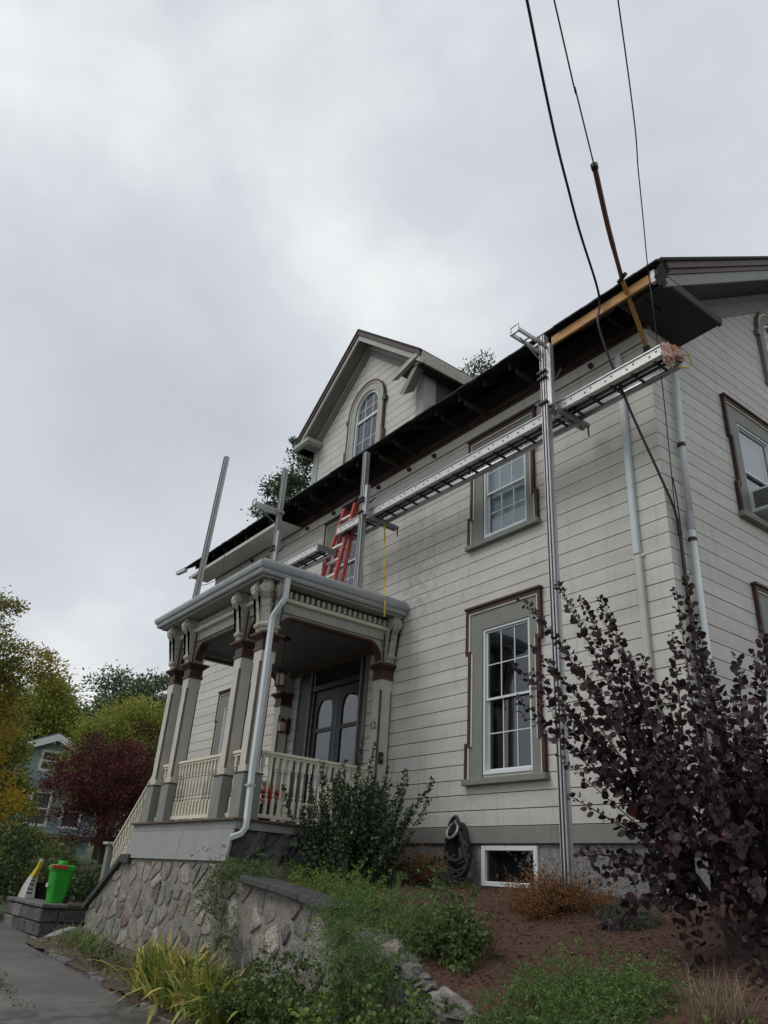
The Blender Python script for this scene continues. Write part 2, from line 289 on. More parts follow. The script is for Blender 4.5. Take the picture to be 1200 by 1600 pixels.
def poly_mesh(name, V, k, matn, tint=None):
    """V: (n*k,3) array of n polygons with k corners each"""
    n = len(V)//k; me = bpy.data.meshes.new(name)
    me.vertices.add(n*k); me.vertices.foreach_set('co', np.ascontiguousarray(V, dtype=np.float32).ravel())
    me.loops.add(n*k); me.loops.foreach_set('vertex_index', np.arange(n*k, dtype=np.int32))
    me.polygons.add(n); me.polygons.foreach_set('loop_start', np.arange(0, n*k, k, dtype=np.int32))
    try: me.polygons.foreach_set('loop_total', np.full(n, k, dtype=np.int32))
    except Exception: pass
    me.update(calc_edges=True)
    a = me.attributes.new('tint', 'FLOAT', 'FACE'); a.data.foreach_set('value', np.asarray(tint if tint is not None else np.zeros(n), dtype=np.float32))
    me.materials.append(MATS[matn]); return me
def unit(a): return a/np.maximum(np.linalg.norm(a, axis=1, keepdims=True), 1e-9)
SHAPES = {'oval': [(0, 0), (.25, .36), (.6, .46), (.92, .26), (1, 0), (.92, -.26), (.6, -.46), (.25, -.36)],
          'lance': [(0, 0), (.4, .2), (1, 0), (.4, -.2)], 'leaf': [(0, 0), (.35, .34), (1, 0), (.35, -.34)],
          'hex': [(0, 0), (.3, .42), (.75, .38), (1, 0), (.75, -.38), (.3, -.42)], 'blade': [(0, .022), (.35, .028), (.7, .018), (1, 0), (.7, -.018), (.35, -.028), (0, -.022)], 'strip': [(0, .08), (.5, .09), (1, 0), (.5, -.09), (0, -.08)]}
def leaves(P, D, size, shape='leaf', flat=None, droop=0.15):
    """leaf polygons at P pointing along D; random roll; slight fold"""
    n = len(P); D = unit(D); q = unit(rng.normal(size=(n, 3))+(0 if flat is None else np.asarray(flat)*4.0))
    B = unit(np.cross(D, q)); Nn = np.cross(B, D); S = np.asarray(size).reshape(-1, 1) if hasattr(size, '__len__') else np.full((n, 1), size)
    fold = rng.uniform(-.1, .75, (n, 1)); dr = droop*rng.uniform(-1, 3, (n, 1)); wv = rng.uniform(.75, 1.15, (n, 1)); sh = SHAPES[shape]; V = np.empty((n, len(sh), 3))
    for j, (a, b) in enumerate(sh): V[:, j] = P+S*(a*D+b*B*wv+(abs(b)*fold-dr*a*a)*Nn)
    return V.reshape(-1, 3), len(sh)
# ================================================================== ground, road, beds
def road_z(x, y): return 0.1-0.035*(x+4.6)
def grid(name, xs, ys, zf, matn, kind='structure', parent=None, smooth=True):
    mb = MB(); n = len(ys)
    for x in xs:
        for y in ys: mb.v.append((x, y, zf(x, y)))
    for i in range(len(xs)-1):
        for j in range(n-1): mb.f.append((i*n+j, (i+1)*n+j, (i+1)*n+j+1, i*n+j+1)); mb.m.append(0)
    o = mb.build(name, matn, parent, smooth=smooth)
    if kind: o['kind'] = kind
    return o
def noise2(x, y, s=1.0): return math.sin(x*1.7*s+0.3)*math.cos(y*2.3*s+1.1)+0.5*math.sin(x*4.1*s+y*3.3*s)
gz = lambda x, y: road_z(x, y)-0.05 if x > -60 else road_z(-60, y)-0.05+(-60-x)*0.06
grid('ground', [-900, -300, -150, -100, -60, -40, -20, 0, 20, 200], [-200, -60, -20, -5, 0, 10, 40, 100, 300, 900], gz, 'grass_ground')
def curb_y(x): return -3.5+max(0, -x-9.5)*0.16
xs = [-70, -40, -25, -18, -14]+list(np.arange(-12, -3.9, 0.5))+[-2, 0, 3, 8, 15, 40]
mb = MB()
for i, x in enumerate(xs):
    for t in (0, 0.05, 0.3, 1.0):
        yy = curb_y(max(x, -14))*(1-t)-28*t; mb.v.append((x, yy, road_z(x, yy)))
for i in range(len(xs)-1):
    for j in range(3): a = i*4+j; mb.f.append((a, a+1, a+5, a+4)); mb.m.append(0)
tag(mb.build('road', 'asphalt', smooth=True), kind='structure')
# planting strip between kerb and wall
grid('planting_strip', list(np.arange(-11.2, 0.6, 0.25)), list(np.linspace(-3.56, -2.6, 8)), lambda x, y: road_z(x, y)+0.04+max(0, y+3.5)*0.28+0.02*noise2(x, y, 2), 'soil')
grid('lower_bank', list(np.arange(-3.4, 14.0, 0.3)), list(np.linspace(-4.9, -2.7, 9)), lambda x, y: road_z(x, y)-.06+max(0, (y+4.7)/2.0)*(0.34+0.5*min(1, max(0, (x+0.2)/1.2)))+0.03*noise2(x, y, 1.5), 'soil')
FX = [-5.6, -4.4, -2.6, -1.4, -0.8, -0.3, 0.5, 1.5, 3, 7]; FZ = [1.58, 1.52, 1.34, 1.10, 0.94, 0.82, 0.88, 1.0, 1.0, 0.95]
def bed_z(x, y):
    f = float(np.interp(x, FX, FZ)); t = min(1, max(0, -y/2.8))
    z = 1.72*(1-t)+f*t+0.025*noise2(x, y, 1.6)
    if y < -2.8: z -= (-2.8-y)*0.55
    if y > 0: z = 1.66-0.0*y
    if x > 7: z -= (x-7)*.25
    return z
grid('mulch_bed', list(np.linspace(-5.39, 0.301, 31)), [-2.866]+list(np.linspace(-2.85, 0.04, 18)), lambda x, y: bed_z(x, y) if y > -2.86 else bed_z(x, -2.86)-.4, 'mulch')
grid('mulch_bed', list(np.arange(0.30, 7.2, 0.23))+[8, 10, 13, 16], [-4.4, -4.0, -3.6, -3.2]+list(np.linspace(-2.86, 0.04, 14))+[1, 2.5, 5, 9, 14], bed_z, 'mulch')
# kerb stones along the road
kb = thing('garden_edging', 'row of rough weathered edging stones between the asphalt and the planting strip', 'edging', (-7, -3.5, 0.2))
x = -11.0
while x < -4.0:
    l = random.uniform(0.35, 0.7); h = random.uniform(0.02, 0.06); y0 = curb_y(x+l/2)+random.uniform(-.02, .02); z0 = road_z(x, 0)-0.06
    d = [random.uniform(-.015, .015) for _ in range(6)]
    MB().hexa([(x, y0-.06, z0), (x+l-.02, y0-.06, z0-.01), (x+l-.02, y0+.08, z0), (x, y0+.08, z0)],
              [(x+.02, y0-.05+d[0], z0+.06+h+d[1]), (x+l-.04, y0-.05+d[2], z0+.06+h+d[3]), (x+l-.03, y0+.07, z0+.07+h+d[4]), (x+.02, y0+.07, z0+.07+h+d[5])]).build('edging_stone', random.choice(['stone6', 'stone5', 'stone5', 'rust', 'stone2']), kb, bevel=0.012)
    x += l
x = -10.4; er = thing('steel_edging', 'rusty brown edging strip behind the edging stones below the porch wall', 'edging', (-7.5, -3.3, 0.3))
MB().prism([(-10.4, curb_y(-10.4)+.30), (-9, -3.21), (-6.6, -3.28), (-4.9, -3.36), (-4.9, -3.33), (-6.6, -3.25), (-9, -3.18), (-10.4, curb_y(-10.4)+.33)], 0.1, 0.27, lambda u, v, w: (u, v, w+road_z(u, 0)-0.13)).build('strip', 'rust', er)
# ================================================================== Voronoi rubble
def clip(poly, a, b, c):          # keep a*x+b*y<=c
    o = []
    for i in range(len(poly)):
        p, q = poly[i], poly[(i+1) % len(poly)]; dp, dq = a*p[0]+b*p[1]-c, a*q[0]+b*q[1]-c
        if dp <= 0: o.append(p)
        if dp*dq < 0: t = dp/(dp-dq); o.append((p[0]+t*(q[0]-p[0]), p[1]+t*(q[1]-p[1])))
    return o
def halfplanes(pts):              # convex polygon (ccw) -> half planes
    H = []
    for i in range(len(pts)):
        (x0, y0), (x1, y1) = pts[i], pts[(i+1) % len(pts)]; a, b = (y1-y0), -(x1-x0); n = math.hypot(a, b); H.append((a/n, b/n, (a*x0+b*y0)/n))
    return H
def rubble(domain, du, dv, parent, fr, w, mats, gap=0.004, jit=0.5, name='stone', proud=(0.004, 0.022), drop=0.0):
    H = halfplanes(domain); us = [p[0] for p in domain]; vs_ = [p[1] for p in domain]; sites = []
    r = 0; v = min(vs_)-dv/2
    while v < max(vs_)+dv:
        u = min(us)-du/2+(r % 2)*du/2
        while u < max(us)+du: sites.append((u+random.uniform(-jit, jit)*du, v+random.uniform(-jit, jit)*dv)); u += du
        v += dv; r += 1
    for i, s in enumerate(sites):
        poly = [(s[0]-3*du, s[1]-3*dv), (s[0]+3*du, s[1]-3*dv), (s[0]+3*du, s[1]+3*dv), (s[0]-3*du, s[1]+3*dv)]
        for j, q in enumerate(sites):
            if j != i and abs(q[0]-s[0]) < 3*du and abs(q[1]-s[1]) < 3*dv:
                a, b = q[0]-s[0], q[1]-s[1]; n = math.hypot(a, b)
                poly = clip(poly, a/n, b/n, (a/n)*(s[0]+q[0])/2+(b/n)*(s[1]+q[1])/2-gap)
                if len(poly) < 3: break
        for a, b, c in H:
            if len(poly) >= 3: poly = clip(poly, a, b, c-0.004)
        if len(poly) < 3: continue
        ar = 0.5*abs(sum(poly[k][0]*poly[(k+1) % len(poly)][1]-poly[(k+1) % len(poly)][0]*poly[k][1] for k in range(len(poly))))
        if ar < 0.10*du*dv or random.random() < drop: continue
        ch = []
        for k in range(len(poly)):
            p, q = poly[k], poly[(k+1) % len(poly)]; ch += [(p[0]*.88+q[0]*.12, p[1]*.88+q[1]*.12), (p[0]*.5+q[0]*.5+random.uniform(-.012, .012), p[1]*.5+q[1]*.5+random.uniform(-.012, .012)), (p[0]*.12+q[0]*.88, p[1]*.12+q[1]*.88)]
        n = len(ch); cx = sum(p[0] for p in ch)/n; cy = sum(p[1] for p in ch)/n; pr_ = random.uniform(*proud)
        sh_ = random.uniform(.72, 1.0) if drop else 1.0; ch = [(cx+(p[0]-cx)*sh_, cy+(p[1]-cy)*sh_*random.uniform(.97, 1.03)) for p in ch]
        ch = [(cx+(p[0]-cx)*f, cy+(p[1]-cy)*f) for p in ch for f in [random.uniform(.93, 1.01)]]
        mb = MB(); V = [fr(u, v, w-.06) for u, v in ch]+[fr(u, v, w+pr_*.4) for u, v in ch]+[fr(cx+(u-cx)*.86, cy+(v-cy)*.86, w+pr_*random.uniform(.75, 1.1)) for u, v in ch]+[fr(cx, cy, w+pr_*1.1)]
        F = [(k, (k+1) % n, n+(k+1) % n, n+k) for k in range(n)]+[(n+k, n+(k+1) % n, 2*n+(k+1) % n, 2*n+k) for k in range(n)]+[(2*n+k, 2*n+(k+1) % n, 3*n) for k in range(n)]
        mb.add(V, F).build(name, random.choice(mats), parent, smooth=False)
# ================================================================== house
house = thing('house', 'two storey pale clapboard house with front dormer and its eaves torn open', 'house', (-7, 0, 1.7))
S_ = 0.21; Z27 = 2.433
LX = -14.0      # left end of the front wall
DEPTH = 11.0; RIDGE_Y = 5.5; SL = 0.668
def roof_z(y): return 9.33+SL*(min(y, 2*RIDGE_Y-y)+0.7)
W1 = (-3.30, -2.35, 3.10, 5.22); W2 = (-3.30, -2.35, 6.76, 8.38)
W1L = (-12.15, -11.2, 3.10, 5.22); W2C = (-7.95, -7.00, 6.76, 8.38); W2L = (-12.15, -11.2, 6.76, 8.38)
DOOR = (-8.15, -6.45, 2.36, 5.35)
HOLES = [W1, W2, W1L, W2C, W2L, DOOR]
core = cells(MB(), LX+.03, -.03, 2.21, 9.62, HOLES, -.24, -.03, FR)
SW = [(2.17, 3.12, 3.10, 5.22), (2.17, 3.12, 6.76, 8.38)]      # gable wall windows (y range)
SA = (3.70, 4.60, 9.72, 11.35)                                 # gable arched window
cells(core, .03, DEPTH, 2.21, 9.5, SW, -.24, -.031, SD)
for a, b in ((0.1, SA[0]), (SA[1], 10.9)):
    ua = max(a, 0.2); core.prism([(ua, 9.501), (b, 9.501), (b, roof_z(b)-.25), ]+([(RIDGE_Y, roof_z(RIDGE_Y)-.25)] if b > RIDGE_Y > ua else [])+[(ua, max(9.502, roof_z(ua)-.25))], -.24, -.031, SD)
core.prism([(SA[0], SA[3]), (SA[1], SA[3]), (SA[1], roof_z(SA[1])-.25), (SA[0], roof_z(SA[0])-.25)], -.24, -.031, SD); core.box(SA[0], SA[1], 9.501, SA[2], -.24, -.031, SD)
core.box(LX, 0, DEPTH-.2, DEPTH, 2.2, 9.6); core.box(LX+.03, LX+.23, .25, DEPTH-.2, 2.2, 9.6)
core.build('wall_core', 'sheathing', house)
fl = MB(); fl.box(LX+.3, -.3, .3, DEPTH-.3, 2.2, 2.3); fl.box(LX+.3, -.3, .3, DEPTH-.3, 5.95, 6.1); fl.box(LX+.3, -.3, .3, DEPTH-.3, 9.2, 9.3); fl.box(LX+.3, -.3, 2.2, 2.3, 2.3, 9.2); fl.box(-2.2, -2.1, 0.3, 2.2, 2.3, 9.2)
fl.build('interior', 'room', house)
def siding(u0f, u1f, v0, v1, holes, fr, parent, matn='siding', joints=True):
    k = 0; v = v0
    while v < v1-0.02:
        t = min(v+S_, v1); z0, z1 = v+.006, t-.006
        segs = [(u0f, u1f, z0, z1)]
        for h in holes:
            if h[2] >= z1 or h[3] <= z0: continue
            ns = []
            for a, b, c, d in segs:
                if h[1] <= a or h[0] >= b: ns.append((a, b, c, d)); continue
                if a < h[0]: ns.append((a, h[0], c, d))
                if h[1] < b: ns.append((h[1], b, c, d))
                la, lb = max(a, h[0]), min(b, h[1])
                if h[3] < d: ns.append((la, lb, max(c, h[3]), d))
                if h[2] > c: ns.append((la, lb, c, min(d, h[2])))
            segs = ns
        for a, b, c, d in segs:
            if d-c < .02: continue
            cuts = [a, b]
            if joints and b-a > 2.6: cuts = [a, a+random.uniform(.25, .75)*(b-a), b]
            for p, q in zip(cuts, cuts[1:]):
                piece('siding_board', matn, p+.0012, q-.0012, c, d, -.024+random.uniform(-.001, 0), random.uniform(-.0015, .0015), parent, fr)
        v = t
siding(LX, -0.0, Z27, 8.803, HOLES, FR, house)
# gable wall
siding(.0245, DEPTH, Z27, 9.36, SW, SD, house, joints=False)
v = 9.363
while v < 13.2:
    z0, z1 = v+.006, v+S_-.006
    ya = lambda z: (z+.28-9.33)/SL-.7
    a0, a1 = max(.03, ya(z0)), max(.03, ya(z1)); b0, b1 = DEPTH-a0, DEPTH-a1
    parts = [(a0, a1, b0, b1)]
    if SA[2] < z1 and SA[3] > z0: parts = [(a0, a1, SA[0], SA[0]), (SA[1], SA[1], b0, b1)]
    for p0, p1, q0, q1 in parts:
        if q0-p0 > .05 and q1 > p1: MB().prism([(p0, z0), (q0, z0), (q1, z1), (p1, z1)], -.024, 0, SD).build('siding_board', 'siding', house)
    v += S_
# left end wall (outside the picture, plain boards)
for k in range(31): piece('siding_board', 'siding', LX, LX+.03, .03, DEPTH, Z27+k*S_+.006, Z27+(k+1)*S_-.006, house)
# frieze, bed moulding, water table, corner
MB().box(LX-.02, .012, 8.815, 9.00, -.02, .022, FR).build('frieze_board', 'siding', house)
MB().box(LX-.05, .05, 9.003, 9.06, 0, .045, FR).box(LX-.06, .06, 9.061, 9.16, 0, .075, FR).build('bed_moulding', 'maroon', house, bevel=.008)
wt_ = MB(); wt_.box(-5.42, .03, 2.215, 2.425, -.02, .03, FR); MB().box(LX, -9.28, 2.215, 2.425, -.02, .03, FR).build('water_table', 'trim', house, bevel=.006); wt_.build('water_table', 'trim', house, bevel=.006)
MB().box(.031, DEPTH, 2.216, 2.424, -.02, .03, SD).build('water_table', 'trim', house, bevel=.006)
BW = (-3.33, -2.32, 1.70, 2.19)
fd = cells(MB(), LX, -.02, .2, 2.21, [BW], -.3, -.02, FR); fd.box(.03, DEPTH, .2, 2.21, -.3, -.02, SD); fd.build('foundation', 'foundation', house)
for (ua, ub) in ((-8.8, -8.1), ):
    pass
# ---- windows
def crossette(mb, u0, u1, v0, v1, t, s0, s1, drop, low, w0, w1, fr, mi):
    """moulding strip t wide whose outer edge steps out by s1 near head and foot"""
    A = [(u0-s1, v0), (u0-s1, v0+low), (u0-s0, v0+low), (u0-s0, v1-drop), (u0-s1, v1-drop), (u0-s1, v1)]
    right = [(u1+(u0-u), v) for u, v in A]
    def off(P, d, sg):
        o = []
        for i, (u, v) in enumerate(P):
            vv = v
            if i == 1 or i == 2: vv = v+d if sg else v+d
            if i == 3 or i == 4: vv = v-d
            if i == 5: vv = v+d
            o.append((u-d if sg else u+d, vv))
        return o
    La, Ra = A, right; Lb, Rb = off(A, t, True), off(right, t, False)
    mb.band(La+Ra[::-1], Lb+Rb[::-1], w0, w1, fr, mi)
def sash(fr, u0, u1, v0, v1, w, parent, cols, rows, rail=.032, mun=True):
    s = MB(); s.box(u0, u0+rail, v0, v1, w-.03, w, fr).box(u1-rail, u1, v0, v1, w-.03, w, fr).box(u0+rail, u1-rail, v0, v0+rail, w-.03, w-.001, fr).box(u0+rail, u1-rail, v1-rail*.8, v1, w-.03, w-.001, fr)
    a, b, c, d = u0+rail, u1-rail, v0+rail, v1-rail*.8
    o = s.build('sash', 'vinyl', parent)
    mm = MB()
    for i in range(1, cols): x = a+(b-a)*i/cols; mm.box(x-.007, x+.007, c, d, w-.022, w-.006, fr)
    for j in range(1, rows): z = c+(d-c)*j/rows; mm.box(a, b, z-.007, z+.007, w-.0225, w-.0055, fr)
    if mun and mm.v: mm.build('muntin', 'vinyl', parent)
    for i in range(cols):
        for j in range(rows): piece('pane', 'glass', a+(b-a)*i/cols, a+(b-a)*(i+1)/cols, c+(d-c)*j/rows, c+(d-c)*(j+1)/rows, w-.018, w-.014, parent, fr)
def window(fr, W, parent, headtop, reflection_or_curtain=None, stool=.13, mid=None, cols=3, rows=2, cas=.20, label=None, casr=.105):
    u0, u1, v0, v1 = W; vb = v0-.05; du = cas-casr; uR = u1-du
    c = MB(); c.box(u0-cas, u0-.005, vb, headtop-.10, 0.001, .026, fr).box(u1+.005, u1+casr, vb, headtop-.10, 0.001, .026, fr)
    for a_, b_ in ((u0-cas-.062, u0-cas-.0005), (u1+casr+.0005, u1+casr+.062)): c.box(a_, b_, vb, vb+.45, .001, .0258, fr).box(a_, b_, headtop-.71, headtop-.301, .001, .0258, fr)
    c.box(u0-cas-.06, u1+casr+.06, v1+.005 if v1+.005 > headtop-.30 else headtop-.3, headtop-.05, 0.0015, .0255, fr)
    c.box(u0-.005, u1+.005, v1+.004, headtop-.10, .001, .025, fr)
    o = c.build('window', 'trim', parent)
    if label: o['label'] = label
    m = MB(); crossette(m, u0, uR, vb, headtop-.095, .028, cas+.005, cas+.065, .62, .45, 0, .045, fr, 0); m.build('cream_moulding', 'cream', o)
    m = MB(); crossette(m, u0, uR, vb, headtop-.067, .052, cas+.033, cas+.093, .62, .45, 0, .06, fr, 0)
    m.box(u0-cas-.16, u1+casr+.16, headtop-.014, headtop+.02, 0, .085, fr); m.build('maroon_moulding', 'maroon', o)
    MB().box(u0-cas-.17, u1+casr+.17, vb-.085, vb-.001, -.01, .095, fr).build('sill', 'trim', o, bevel=.008)
    f = MB(); f.box(u0, u0+.036, v0, v1, -.11, .012, fr).box(u1-.036, u1, v0, v1, -.11, .012, fr).box(u0+.036, u1-.036, v1-.036, v1, -.11, .011, fr).box(u0+.036, u1-.036, v0, v0+.05, -.11, .018, fr)
    f.build('frame', 'vinyl', o, bevel=.004)
    md = mid if mid else (v0+v1)/2
    sash(fr, u0+.036, u1-.036, md-.02, v1-.036, -.02, o, cols, rows); sash(fr, u0+.036, u1-.036, v0+.05, md+.025, -.055, o, cols, rows)
    if reflection_or_curtain: MB().box(u0+.02, u1-.02, reflection_or_curtain[0], reflection_or_curtain[1], -.15, -.13, fr).build('reflection_or_curtain', reflection_or_curtain[2], o)
    return o
window(FR, W1, house, 5.60, label='tall sash window on the ground floor behind the purple tree')
window(FR, W2, house, 8.72, reflection_or_curtain=(6.78, 8.36, 'reflection_or_curtain'), label='upper sash window with a pale sheet painted as a reflection behind the work stage')  # sheet added behind the panes to imitate a pale reflection in the glass
window(FR, W1L, house, 5.60, reflection_or_curtain=(3.15, 5.15, 'curtain')); window(FR, W2C, house, 8.72); window(FR, W2L, house, 8.72, reflection_or_curtain=(7.3, 8.3, 'curtain'))
window(SD, SW[0], house, 5.60); sw2 = window(SD, SW[1], house, 8.72, cols=1, rows=1, reflection_or_curtain=(7.7, 8.3, 'curtain'))
# basement window
o = MB().box(BW[0], BW[0]+.07, BW[2], BW[3], -.06, .015, FR).box(BW[1]-.07, BW[1], BW[2], BW[3], -.06, .015, FR).box(BW[0]+.07, BW[1]-.07, BW[3]-.06, BW[3], -.06, .014, FR).box(BW[0]+.07, BW[1]-.07, BW[2], BW[2]+.06, -.06, .02, FR).build('window', 'vinyl', house, bevel=.006)
o['label'] = 'low white framed basement window'
MB().box(BW[0]+.07, BW[1]-.07, BW[2]+.06, BW[3]-.06, -.035, -.03, FR).build('pane', 'glass', o); MB().box(BW[0], BW[1], BW[2], BW[3], -.32, -.301, FR).build('backing', 'room', o)
# ---- arched windows
def arch_pts(uc, r, vs, vb, n=14, ry=None):
    ry = ry or r
    return [(uc-r, vb), (uc-r, vs)]+[(uc-r*math.cos(math.pi*i/n), vs+ry*math.sin(math.pi*i/n)) for i in range(1, n)]+[(uc+r, vs), (uc+r, vb)]
def arch_window(fr, uc, r, vspring, vb, parent, ears=True, matc='trim_pale', lo=0.0):
    P = lambda d: arch_pts(uc, r+d, vspring, vb)
    o = MB().band(P(0.0), P(.17), 0.001, .04, fr).build('window', matc, parent); o['label'] = 'round headed window with a moulded surround'
    MB().band(P(.172), P(.205), 0, .06, fr).build('cream_moulding', 'cream', o); m = MB().band(P(.206), P(.25), 0, .075, fr)
    for sg in (-1, 1):
        a, b = sorted((uc+sg*(r+.20), uc+sg*(r+.31))); m.box(a, b, vspring-.16, vspring-.05, 0, .08, fr)
        if ears: a, b = sorted((uc+sg*(r+.215), uc+sg*(r+.30))); m.box(a, b, vb, vb+.5, 0, .078, fr)
    m.build('outer_moulding', 'brown' if ears else 'trim', o)
    MB().band(P(-.05), P(-.003), -.1, .01, fr).build('frame', 'vinyl', o); md = vspring-.25
    MB().box(uc-r+.05, uc+r-.05, md-.03, md+.03, -.06, -.005, fr).build('meeting_rail', 'vinyl', o)
    g = MB()
    for k in (-1, 1): g.box(uc+k*r/3-.008, uc+k*r/3+.008, vb, vspring+r*.9, -.045, -.03, fr)
    for z in (vb+.3, vb+.6, md+.30): g.box(uc-r+.05, uc+r-.05, z-.008, z+.008, -.0455, -.0305, fr)
    g.build('muntin', 'vinyl', o)
    MB().prism(P(-.045), -.04, -.036, fr).build('pane', 'glass', o)
    return o
# ---- main roof
TH = 0.05
ridge = roof_z(RIDGE_Y); rx0, rx1 = -14.55, 0.80
r = MB()
for sg in (0, 1):
    ya, yb = (-.73, RIDGE_Y) if sg == 0 else (2*RIDGE_Y+.73, RIDGE_Y)
    za, zb = roof_z(-.73), ridge
    r.hexa([(rx0, ya, za-TH), (rx1, ya, za-TH), (rx1, yb, zb-TH), (rx0, yb, zb-TH)], [(rx0, ya, za), (rx1, ya, za), (rx1, yb, zb), (rx0, yb, zb)])
roof = r.build('roof', 'shingle', house)
random.seed(5)
x = rx0+.02
while x < rx1-.1:      # ragged shingle butts along the eave
    l = random.uniform(.16, .33); d = random.uniform(0, .035); z = roof_z(-.73)
    MB().hexa([(x, -.745-d, z-.03-SL*d), (min(x+l, rx1)-.004, -.745-d, z-.03-SL*d), (min(x+l, rx1)-.004, -.6, z+.068), (x, -.6, z+.068)], [(x, -.745-d, z-.002-SL*d), (min(x+l, rx1)-.004, -.745-d, z-.002-SL*d), (min(x+l, rx1)-.004, -.6, z+.10), (x, -.6, z+.10)]).build('shingle', 'shingle', roof); x += l
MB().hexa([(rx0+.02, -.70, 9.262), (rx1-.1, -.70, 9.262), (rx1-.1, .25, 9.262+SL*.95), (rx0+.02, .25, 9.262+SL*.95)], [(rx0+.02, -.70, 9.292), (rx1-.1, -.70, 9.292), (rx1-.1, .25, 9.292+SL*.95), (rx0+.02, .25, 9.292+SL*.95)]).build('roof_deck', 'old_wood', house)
x = .28
while x > -14.4:          # rafter tails left bare
    lo = lambda y: 9.258+SL*(y+.70)
    h0 = random.uniform(.13, .17); y0 = -.64+random.uniform(-.03, .03)
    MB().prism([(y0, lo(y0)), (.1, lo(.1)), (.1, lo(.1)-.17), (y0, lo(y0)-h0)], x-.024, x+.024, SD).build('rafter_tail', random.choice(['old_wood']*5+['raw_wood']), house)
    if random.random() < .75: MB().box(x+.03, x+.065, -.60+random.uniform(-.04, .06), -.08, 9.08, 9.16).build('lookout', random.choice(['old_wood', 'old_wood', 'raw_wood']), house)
    x -= .60+random.uniform(-.03, .03)
MB().box(-1.15, .60, -.685, -.645, 9.055, 9.205).build('fascia_board', 'new_wood', house)
MB().box(-.62, -.05, -.644, -.62, 9.02, 9.19).build('fascia_splice', 'old_wood', house)
# left stretch keeps its soffit
MB().hexa([(-14.45, -.60, 9.00), (-9.35, -.60, 8.985), (-9.35, -.08, 8.985), (-14.45, -.08, 9.0)], [(-14.45, -.60, 9.02), (-9.35, -.60, 9.005), (-9.35, -.08, 9.005), (-14.45, -.08, 9.02)]).build('soffit_board', 'soffit_white', house)
MB().box(-14.5, -9.4, -.618, -.601, 8.97, 9.055).build('soffit_edge', 'soffit_white', house)
MB().hexa([(-14.95, -.86, 9.17), (-14.5, -.80, 9.17), (-14.5, -.70, 9.17), (-14.95, -.76, 9.17)], [(-14.95, -.86, 9.26), (-14.5, -.80, 9.29), (-14.5, -.70, 9.29), (-14.95, -.76, 9.26)]).build('loose_fascia_end', 'soffit_white', house)
# gable rake: soffit, fascia, maroon crown, frieze following the slope
def rake(yA, yB, x0, x1, d0, d1, matn, name):      # board between depths d0..d1 below the roof surface
    MB().hexa([(x0, yA, roof_z(yA)-d1), (x1, yA, roof_z(yA)-d1), (x1, yB, roof_z(yB)-d1), (x0, yB, roof_z(yB)-d1)], [(x0, yA, roof_z(yA)-d0), (x1, yA, roof_z(yA)-d0), (x1, yB, roof_z(yB)-d0), (x0, yB, roof_z(yB)-d0)]).build(name, matn, house)
for sg in (0, 1):
    a, b = (-.55, RIDGE_Y) if sg == 0 else (RIDGE_Y+.001, 2*RIDGE_Y+.55)
    rake(a, b, .70, .765, .055, .17, 'maroon', 'rake_crown'); rake(a, b, .70, .735, .175, .26, 'maroon', 'rake_crown'); rake(a, b, .675, .715, .265, .46, 'trim', 'rake_fascia')
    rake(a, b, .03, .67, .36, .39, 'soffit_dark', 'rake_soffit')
    a2, b2 = (.0, RIDGE_Y) if sg == 0 else (RIDGE_Y+.001, 2*RIDGE_Y)
    rake(a2, b2, .001, .05, .40, .52, 'trim', 'rake_frieze'); rake(a2, b2, .0005, .028, .52, .80, 'trim', 'rake_frieze')
# cornice return wrapping the corner
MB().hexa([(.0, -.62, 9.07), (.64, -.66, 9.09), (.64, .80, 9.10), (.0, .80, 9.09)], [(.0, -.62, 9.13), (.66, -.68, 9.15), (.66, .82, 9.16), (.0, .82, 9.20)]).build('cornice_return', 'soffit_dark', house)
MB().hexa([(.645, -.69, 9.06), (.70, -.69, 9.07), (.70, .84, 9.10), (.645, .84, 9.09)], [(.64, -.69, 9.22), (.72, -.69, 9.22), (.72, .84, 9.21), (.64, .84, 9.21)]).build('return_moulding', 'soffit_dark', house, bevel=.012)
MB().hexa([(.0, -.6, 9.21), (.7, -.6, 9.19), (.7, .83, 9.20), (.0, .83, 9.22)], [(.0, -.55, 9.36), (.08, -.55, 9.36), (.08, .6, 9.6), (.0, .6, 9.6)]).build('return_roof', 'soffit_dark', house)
tb_ = MB()
for k in range(9):
    a = random.uniform(-.72, -.6); b = random.uniform(9.05, 9.3); c = .58+random.uniform(0, .2)
    tb_.add([(c, a, b), (c+.1, a-.02, b+random.uniform(-.1, .1)), (c+.07, a+.1, b-.12), (c-.03, a+.06, b-.08)], [(0, 1, 2), (0, 2, 3)])
tb_.build('torn_flashing', 'slate', house)
MB().box(.60, .66, -.70, -.64, 9.02, 9.22).build('fascia_end', 'white_paint', house)
